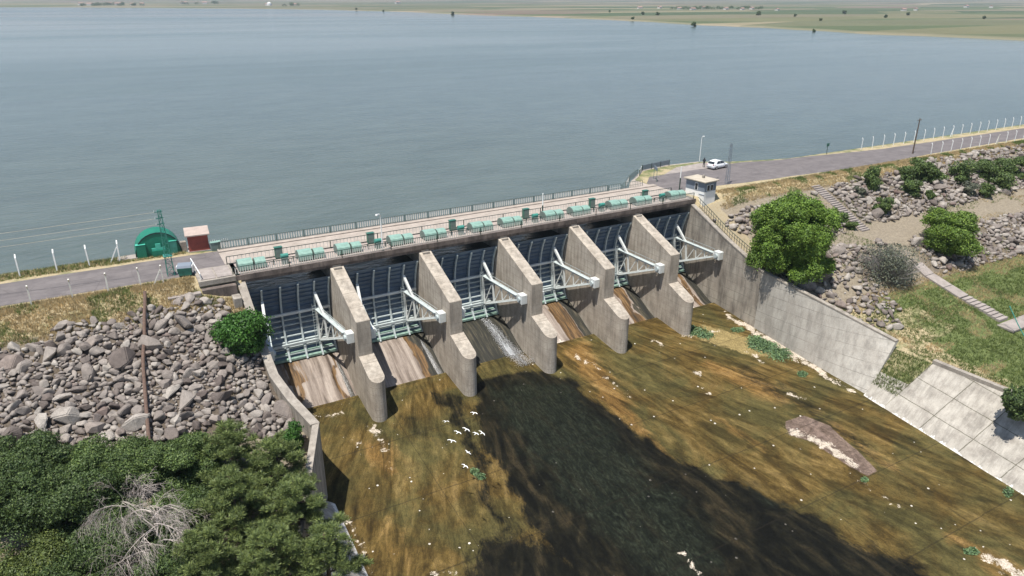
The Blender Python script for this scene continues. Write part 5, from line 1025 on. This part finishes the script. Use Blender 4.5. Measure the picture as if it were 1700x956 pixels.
BL = ['upright dark bush at the left end of the bush row by the crest', 'dark round bush low in the rubble right of the concrete steps', 'small bush right beside the concrete steps', 'dark bush starting the wide clump in the upper rubble', 'tallest dark bush of the wide clump in the upper rubble', 'low dark bush below the wide clump in the rubble', 'dark bush ending the wide clump in the upper rubble', 'broad dark bush standing alone in the middle of the rubble', 'largest dark bush near the right edge of the rubble', 'dark bush behind the largest one at the right edge', 'rightmost dark bush below the crest fence', 'low dark bush under the largest one at the right edge', 'small bush under the broad lone bush', 'small bush between the broad bush and the right group', 'small grey green bush above the steps', 'faint low bush under the wide clump', 'small dark bush left of the concrete steps']
for i, (px, py, w_, h_) in enumerate(BS):
    P = at_ground(px, py, hR, -3); tag(crown('dark_bush', P, w_*1.1, h_, 12 if w_ > 2.5 else 7, 520, .19, MT['leafmid'] if i not in (12, 14) else MT['leafgrey'], seed=30+i, low=-.15, trunk=.08), BL[i], 'bush', 'bushes in the right rubble slope')
# bottom left thicket
TH = [(60, 800, 4.4, 3.6, 'leafdark', 'dark green shrub at the left edge below the boulders'), (20, 870, 5.4, 4.6, 'leafdark', 'shadowy dark shrub in the bottom left corner'), (130, 870, 5.2, 4.4, 'leafdark', 'mid green shrub left of the dead tree'), (170, 800, 4.6, 3.4, 'leafmid', 'low leafy shrub at the foot of the boulders left of the dead tree'), (245, 790, 4.0, 3.0, 'leafmid', 'green shrub right behind the dead tree crown'),
      (60, 960, 5.0, 3.0, 'leafolive', 'yellow green shrub at the bottom left edge'), (150, 960, 5.0, 3.6, 'leafdark', 'shrub at the bottom edge left of the dead tree'), (320, 790, 4.2, 3.4, 'leafmid', 'green shrub at the foot of the rusty pipe'), (215, 920, 4.2, 3.6, 'leafdark', 'dark shrub under the dead tree'), (0, 800, 3.5, 3.4, 'leafdark', 'cut off dark shrub at the left frame edge'), (300, 965, 4.6, 3.4, 'leafdark', 'dark shrub at the bottom edge under the dead tree'), (300, 865, 4.2, 2.6, 'leafmid', 'low shrub filling the gap between dead tree and pines'), (355, 850, 3.6, 2.6, 'leafdark', 'small dark shrub at the foot of the uppermost pine')]
for i, (px, py, w_, h_, m, lab) in enumerate(TH):
    P = at_ground(px, py, hL, -10); tag(crown('shrub', P, w_*1.25, h_, 46, 1500, .10, MT[m], seed=60+i, low=-.1, trunk=.12), lab, 'shrub', 'shrubs of the bottom left thicket')
def pine(base, w, h, seed, label):
    rs = random.Random(seed); r = empty('pine_tree', base); Vs = []; Fs = []; nb = 0; lb = MB(); nbr = int(26*h/6)
    for i in range(nbr):
        f = (i+.5)/nbr; z = h*(.12+.86*f); L = w/2*(1-f)**.55*rs.uniform(.65, 1.05)+.25; a = i*2.4+rs.uniform(-.3, .3); e = np.array([math.cos(a)*L, math.sin(a)*L, z+L*.12]); lb.tube([(0, 0, z-.25), (e[0]*.5, e[1]*.5, z-.02), tuple(e)], [.06, .04, .015], 4, False)
        for j in range(int(6+L*4)):
            t = rs.uniform(.35, 1.03); c = np.array([e[0]*t, e[1]*t, z-.1+e[2]*0+L*.12*t])+np.array([rs.gauss(0, .28), rs.gauss(0, .28), rs.gauss(.05, .16)]); n = 95; d = rng.normal(size=(n, 3)); d[:, 2] = np.abs(d[:, 2])*.9+.1; d /= np.linalg.norm(d, axis=1)[:, None]
            q = .12+.30*rng.random(n); P = c+d*q[:, None]; side = np.cross(d, rng.normal(size=(n, 3))); side /= np.linalg.norm(side, axis=1)[:, None]; hw = side*.022; ln = d*.10
            V = np.stack([P-ln-hw, P-ln+hw, P+ln+hw*.4, P+ln-hw*.4], 1).reshape(-1, 3); Vs.append(V); Fs.append((np.arange(n)*4)[:, None]+np.arange(4)[None]+nb); nb += len(V)
    np_mesh('foliage', np.concatenate(Vs), np.concatenate(Fs), MT['pine'], r); MB().tube([(0, 0, -.5), (.05, 0, h*.5), (0, .05, h*.97)], [.2, .13, .03], 8).build('trunk', MT['bark'], r, 0, True); lb.build('limbs', MT['bark'], r); tag(r, label, 'pine tree', 'pines by the left side wall'); return r
PI = [(395, 800, 4.8, 4.6, 'uppermost pine beside the foot of the boulders'), (470, 830, 5.2, 5.0, 'pine leaning toward the end of the left side wall'), (400, 900, 5.4, 5.4, 'bushy pine right of the dead tree'), (500, 905, 5.0, 5.2, 'pine overhanging the shaded wing wall'), (460, 985, 5.2, 5.0, 'pine at the bottom edge left of the pale lining'), (548, 975, 4.6, 4.4, 'small pine at the bottom edge over the pale lining'), (350, 985, 4.8, 4.6, 'pine at the bottom edge under the dead tree')]
for i, (px, py, w_, h_, lab) in enumerate(PI): P = at_ground(px, py, hL, -12); pine(P, w_*1.2, h_*1.2, 90+i, lab)
# dead tree
def dead(base):
    rs = random.Random(21); r = empty('dead_tree', base); big = MB(); small = MB()
    def br(p, d, L, rad, lev):
        pts = [p]; q = Vector(p); dd = Vector(d).normalized(); n = 5 if lev < 2 else 4
        for i in range(n):
            dd = (dd+Vector((rs.gauss(0, .16), rs.gauss(0, .16), rs.gauss(0, .1)-(.16 if lev >= 1 else 0)))).normalized(); q = q+dd*L/n; pts.append(tuple(q))
            if lev < 4 and i > 0:
                for _ in range((2, 3, 3, 1)[lev]):
                    s = Vector((rs.gauss(0, 1), rs.gauss(0, 1), rs.gauss(-.1, .5))).normalized(); br(tuple(q), (dd*.75+s*.8), L*rs.uniform(.4, .62), rad*(1-i/n*.6)*.5, lev+1) if (lev < 3 or rs.random() < .5) else None
        (big if lev < 2 else small).tube(pts, [max(.006, rad*.85*(1-.8*i/n)) for i in range(n+1)], 5 if lev < 2 else 3, False)
    br((0, 0, -.4), (.05, .1, 1), 7.0, .16, 0)
    for a in range(9): an = a*1.9+rs.uniform(-.2, .2); br((0, 0, 1.2+.55*a), (math.cos(an), math.sin(an), .55), 4.2-.22*a, .075, 1)
    big.build('trunk', MT['deadwood'], r); small.build('twigs', MT['deadwood'], r); tag(r, 'leafless bleached dead tree with tangled twigs in the bottom left thicket', 'dead tree'); r.scale = (.78, .78, 1.0); return r
P = at_ground(275, 950, hL, -11); dead(P)
# weeds on the floor
def weedpatch(name, quads, n, label, size=.16):
    Vs = []; Fs = []; nb = 0; pts = []
    for _ in range(n):
        i = random.randrange(len(quads)); (px, py, rx, ry) = quads[i]; a = random.uniform(0, 6.283); q = math.sqrt(random.random()); P = atf(px+math.cos(a)*q*rx, py+math.sin(a)*q*ry); P[0] += random.gauss(0, .3 if n > 1000 else .06); P[1] += random.gauss(0, .3 if n > 1000 else .06); pts.append((P[0], P[1], floor_z(P[1])+random.random()**1.5*.4*(1.2-q)*(.4+vnoise(P[0]*2, P[1]*2, 0, 9))))
    C = np.array(pts); V, F4 = leaves(C, np.repeat([[0, 0, 1.]], len(C), 0), size, 1.8, 1.); tag(np_mesh(name, V, F4, MT['weed']), label, 'weeds'); 
weedpatch('weed_patch', [(1255, 566, 12, 7), (1275, 577, 16, 9), (1295, 588, 16, 9), (1265, 574, 22, 8)], 3500, 'dense green weed patch at the foot of the right side wall')
weedpatch('weed_patch', [(1155, 550, 17, 7), (1143, 546, 8, 5), (1170, 556, 12, 4)], 1800, 'green weed patch at the toe of the fifth pier')
weedpatch('weed_patch', [(786, 783, 5, 5), (799, 792, 7, 6), (792, 786, 4, 7)], 500, 'small dull green weed tuft between brown and dark floor', .12)
weedpatch('weed_patch', [(1225, 548, 12, 4)], 350, 'thin weeds in the sandy corner behind the larger patches')
weedpatch('weed_patch', [(1332, 621, 8, 5)], 350, 'tiny weed tuft close to the wing wall base')
weedpatch('weed_patch', [(1435, 797, 5, 3)], 200, 'tiny weed tuft beyond the bare pink slab')
weedpatch('weed_patch', [(1612, 916, 12, 5)], 350, 'weed tuft beside the white crust at the lower right')
weedpatch('weed_patch', [(1674, 818, 7, 8)], 300, 'weed growing at the toe of the sloping slabs')
# dry sand bank texture near right wall handled in floor zones; grass tufts
def blades(name, pts, hgt, m, label, w=.03, per=5):
    P = np.array(pts); n = len(P)*per; B = np.repeat(P, per, 0)+np.concatenate([rng.normal(0, .10, (n, 2)), np.zeros((n, 1))], 1); d = rng.normal(0, .35, (n, 3)); d[:, 2] = 1; h_ = hgt*(.4+.9*rng.random(n))[:, None]; s = rng.normal(size=(n, 3)); s[:, 2] = 0; s /= np.linalg.norm(s, axis=1)[:, None]
    V = np.stack([B-s*w, B+s*w, B+d*h_], 1).reshape(-1, 3); tag(np_mesh(name, V, np.arange(n*3).reshape(-1, 3), m), label, 'grass', kind='stuff')
ptd = []; ptg = []
for _ in range(17000):
    x = random.uniform(-24, 9.3); y = random.choice((random.uniform(73.5, 79.6), random.uniform(73.5, 79.6), random.uniform(88.0, 91.2)))
    if (x > 5.3 and 76 < y < 82) or (-.5 < x < 5.6 and y > 88.6) or (5.7 < x and y > 87): continue
    n = float(vnoise(x*.5, y*.5, 0, 44)); (ptg if (n > .62 or y > 88) and random.random() < .6 else ptd).append((x, y, float(hL(x, y)) if y < 88 else -.05-max(0, y-90.3)*1.2))
for _ in range(16000):
    x = random.uniform(80, 185); y = random.uniform(75.5, 79.6)
    if x < 81.5 and y > 76.5: continue
    n = float(vnoise(x*.5, y*.5, 0, 44)); (ptg if n > .66 else ptd).append((x, y, float(hR(x, y))))
for _ in range(26000):
    x = random.uniform(82, 125); y = random.uniform(24, 54.5)
    if abs(x-101) < 1.4 or x < xr(y)+.8: continue
    n = float(vnoise(x*.35, y*.35, 0, 45)); z = float(hR(x, y)); (ptd if n > .64 or y > 52 else ptg).append((x, y, z))
for _ in range(9000):
    x = random.uniform(79, 150); y = random.uniform(46, 75)
    if x < xr(y)+.8 or abs(x-101.2) < 1.3 or vnoise(x*.3, y*.3, 0, 81) < .55: continue
    (ptg if vnoise(x*.2, y*.2, 0, 82) > .5 else ptd).append((x, y, float(hR(x, y))+.1))
for _ in range(2500):
    x = random.uniform(-24, 10.5); y = random.uniform(57, 74)
    if x > xl(y)-.9 or vnoise(x*.5, y*.5, 0, 12) < .72: continue
    ptd.append((x, y, float(hL(x, y))))
for _ in range(1500):
    u, v_ = random.random(), random.random(); a = np.array(gp[0])*(1-u)+np.array(gp[1])*u; b_ = np.array(gp[3])*(1-u)+np.array(gp[2])*u; P = a*(1-v_)+b_*v_
    if v_ > .3: ptg.append(tuple(P))
blades('dry_grass', ptd, .28, MT['drygrass'], 'dry yellow grass covering the embankment shoulders')
blades('green_grass', ptg, .30, MT['greengrass'], 'green grass patches on the banks and the lower right field')
# gulls
def gull():
    r = MB(); r.tube([(0, -.22, 0), (0, -.1, .02), (0, .08, .02), (0, .2, .03), (0, .27, .02)], [.015, .06, .07, .04, .01], 8)
    o = r.build('gull', MT['gull'], None, 0, True)
    for s in (-1, 1): MB().add([(0, -.07, .04), (0, .1, .04), (s*.32, .14, .13), (s*.32, -.0, .13), (s*.7, -.02, .05), (s*.62, -.08, .05), (0, -.07, .06), (0, .1, .06), (s*.32, .14, .145), (s*.32, -.0, .145)], [(0, 1, 2, 3), (3, 2, 4, 5), (6, 9, 8, 7), (0, 3, 9, 6), (1, 7, 8, 2), (9, 5, 4, 8)]).build('wing', MT['gull'], o)
    MB().tube([(0, .26, .02), (0, .33, .01)], [.014, .004], 6).build('beak', MT['gulldark'], o); MB().add([(-.07, -.32, 0), (.07, -.32, 0), (.03, -.18, .02), (-.03, -.18, .02), (-.07, -.32, .01), (.07, -.32, .01)], [(0, 1, 2, 3), (4, 5, 2, 3), (0, 1, 5, 4)]).build('tail', MT['gull'], o); return o
gp0 = gull(); GB = [(740, 700, 'white gull flying above the others on the left'), (760, 718, 'white gull flying left of the pair over the dark edge'), (774, 713, 'white gull flying with wings spread in the middle of the flock'), (787, 686, 'topmost white gull of the flock'), (790, 720, 'left gull of the close flying pair'), (800, 719, 'right gull of the close flying pair'), (750, 732, 'white gull flying lowest on the left over the brown floor'), (777, 751, 'white gull flying below the pair'), (772, 774, 'lowest white gull of the flock'), (1040, 300, '')]
for i, (px, py, lab) in enumerate(GB[:9]):
    o = gp0 if i == 0 else copy_tree(gp0); f_ = atf(px, py); d_ = ray((px, py)); hh = 6.2+random.uniform(-.4, .6); t_ = 1-hh/(-(f_[2]-H))*1.0; P = O+(f_-O)*t_; o.location = tuple(P); o.scale = (.62,)*3; o.rotation_euler = (random.uniform(-.2, .2), random.uniform(-.3, .3), math.radians(random.choice((-60, -40, 100, -75)))); tag(o, lab, 'gull', 'gulls over the spillway floor')
# gulls / white stones resting on the floor
SP_ = [(1045, 695), (912, 672), (975, 768), (974, 782), (699, 730), (1148, 745), (688, 720), (655, 700)]
# ================================================================= FAR SHORE: trees, houses, wood
def zplain(x, y):
    R_0 = math.hypot(x, y); d0 = float(np.interp(math.degrees(math.atan2(x, y)), [s[0] for s in shore], [s[1] for s in shore])); return WATER-.4+min(14, max(0, R_0-d0))*.13+max(0, R_0-d0-20)*.002+max(0, R_0-4200)*.008
def far_at(px, py):
    z = 0
    for _ in range(30): P = atz(px, py, z); z = .5*z+.5*zplain(P[0], P[1])
    return atz(px, py, z)
FT = [(592, 15, 9), (752, 23, 10), (1050, 31, 8), (1152, 43, 9), (1092, 24, 10), (1067, 23, 9), (1259, 24, 13), (1402, 22, 12), (1320, 26, 7), (1470, 28, 8), (1507, 24, 9), (1362, 33, 6), (1633, 30, 7), (1012, 19, 8), (637, 18, 7), (1351, 52, 5)]
tf = None; NEAR = ['lone dark tree on the far shore {}'.format(s) for s in ('left of centre', 'at the start of the brown fields', 'at the water edge before the village', 'right at the water edge below the village', 'just left of the village wood', 'left end of the village wood', 'tallest one right of the village', 'above the middle right fields', 'in the fields right of the tallest one', 'in the right fields near the hill foot', 'in the rightmost green strip', 'in the broad green field', 'near the right frame edge', 'at the brown field edge', 'next to the first far tree', 'on the right shore bank')]
for i, (px, py, h_) in enumerate(FT):
    P = far_at(px, py+1.5); tag(crown('far_tree', P, h_*.75, h_*.65, 9, 600, h_*.05, MT['leafdark'], seed=200+i, low=0, trunk=.4), NEAR[i], 'tree', 'lone trees on the far shore')
fv = []; ff = []; nb = 0
for (xa, xb, yb, cnt) in ((1110, 1270, 14.5, 46), (130, 240, 9, 22), (470, 500, 9.5, 8), (300, 360, 6.5, 8)):
    for i in range(cnt):
        P = far_at(random.uniform(xa, xb), yb+random.uniform(-1.2, 1.2)); s = np.linalg.norm(P)/2600*9; Pt, d = lobe_pts(P+np.array([0, 0, s*.35]), (s*.8, s*.8, s*.55), 130); V, F4 = leaves(Pt, d, s*.16); fv.append(V); ff.append(F4+nb); nb += len(V)
tag(np_mesh('village_wood', np.concatenate(fv), np.concatenate(ff), MT['leafdark']), 'dark belts of trees around the far villages', 'trees', kind='stuff')
def house(P, w_, d_, h_, rz):
    r = empty('far_house', P, rz); MB().box(-w_/2, w_/2, -d_/2, d_/2, -1, h_).build('wall', MT['farwall'], r); MB().prism([(-d_/2-.5, h_+.01), (d_/2+.5, h_+.01), (0, h_+d_*.28)], 0, -w_/2-.4, w_/2+.4).build('roof', MT['farroof'], r); return r
FH = [(1062, 14), (1095, 13.5), (1128, 15), (1150, 16), (1168, 14), (1205, 15.5), (1232, 16), (1248, 15), (135, 8), (150, 8.5), (181, 7.5), (196, 8), (221, 8.5), (236, 8.2), (446, 8.6), (490, 9), (1500, 17.5), (1520, 17), (1645, 12.5), (1604, 12), (305, 6), (340, 6.2), (660, 5.5), (1290, 17)]
for i, (px, py) in enumerate(FH):
    P = far_at(px, py+.5); s = np.linalg.norm(P)/2600; o = house(P, 16*s*random.uniform(.7, 1.3), 10*s, 5.*s, random.uniform(-.5, .5)); tag(o, f'{ORD[i % 20] if i < 20 else "last"} tiny pale house of the far {"village on the right" if 1000 < px < 1300 else "left shore hamlet" if px < 400 else "plain between the villages" if px < 1000 else "right hillside"}', 'house', 'houses of the far villages')
r = empty('silo', far_at(447, 9.2)); MB().tube([(0, 0, 0), (0, 0, 9), (0, 0, 14)], [9, 9, 1], 12).build('silo_body', MT['white'], r); tag(r, 'white silo standing on the far left shore', 'silo')
# ================================================================= HAZE
HAZE = True
if HAZE:
    hz = MB().box(-15500, 15500, -3000, 15500, -30, 900).build('haze', MT['white']); m = bpy.data.materials.new('haze_air'); m.use_nodes = True; t = m.node_tree; t.nodes.clear(); oo = t.nodes.new('ShaderNodeOutputMaterial'); pv = t.nodes.new('ShaderNodeVolumePrincipled')
    pv.inputs['Color'].default_value = (.74, .86, 1, 1); pv.inputs['Density'].default_value = .00010; pv.inputs['Anisotropy'].default_value = .2; t.links.new(pv.outputs[0], oo.inputs['Volume']); hz.data.materials.clear(); hz.data.materials.append(m); tag(hz, kind='stuff', label='thin bluish haze in the air over the lake and plain', cat='haze')
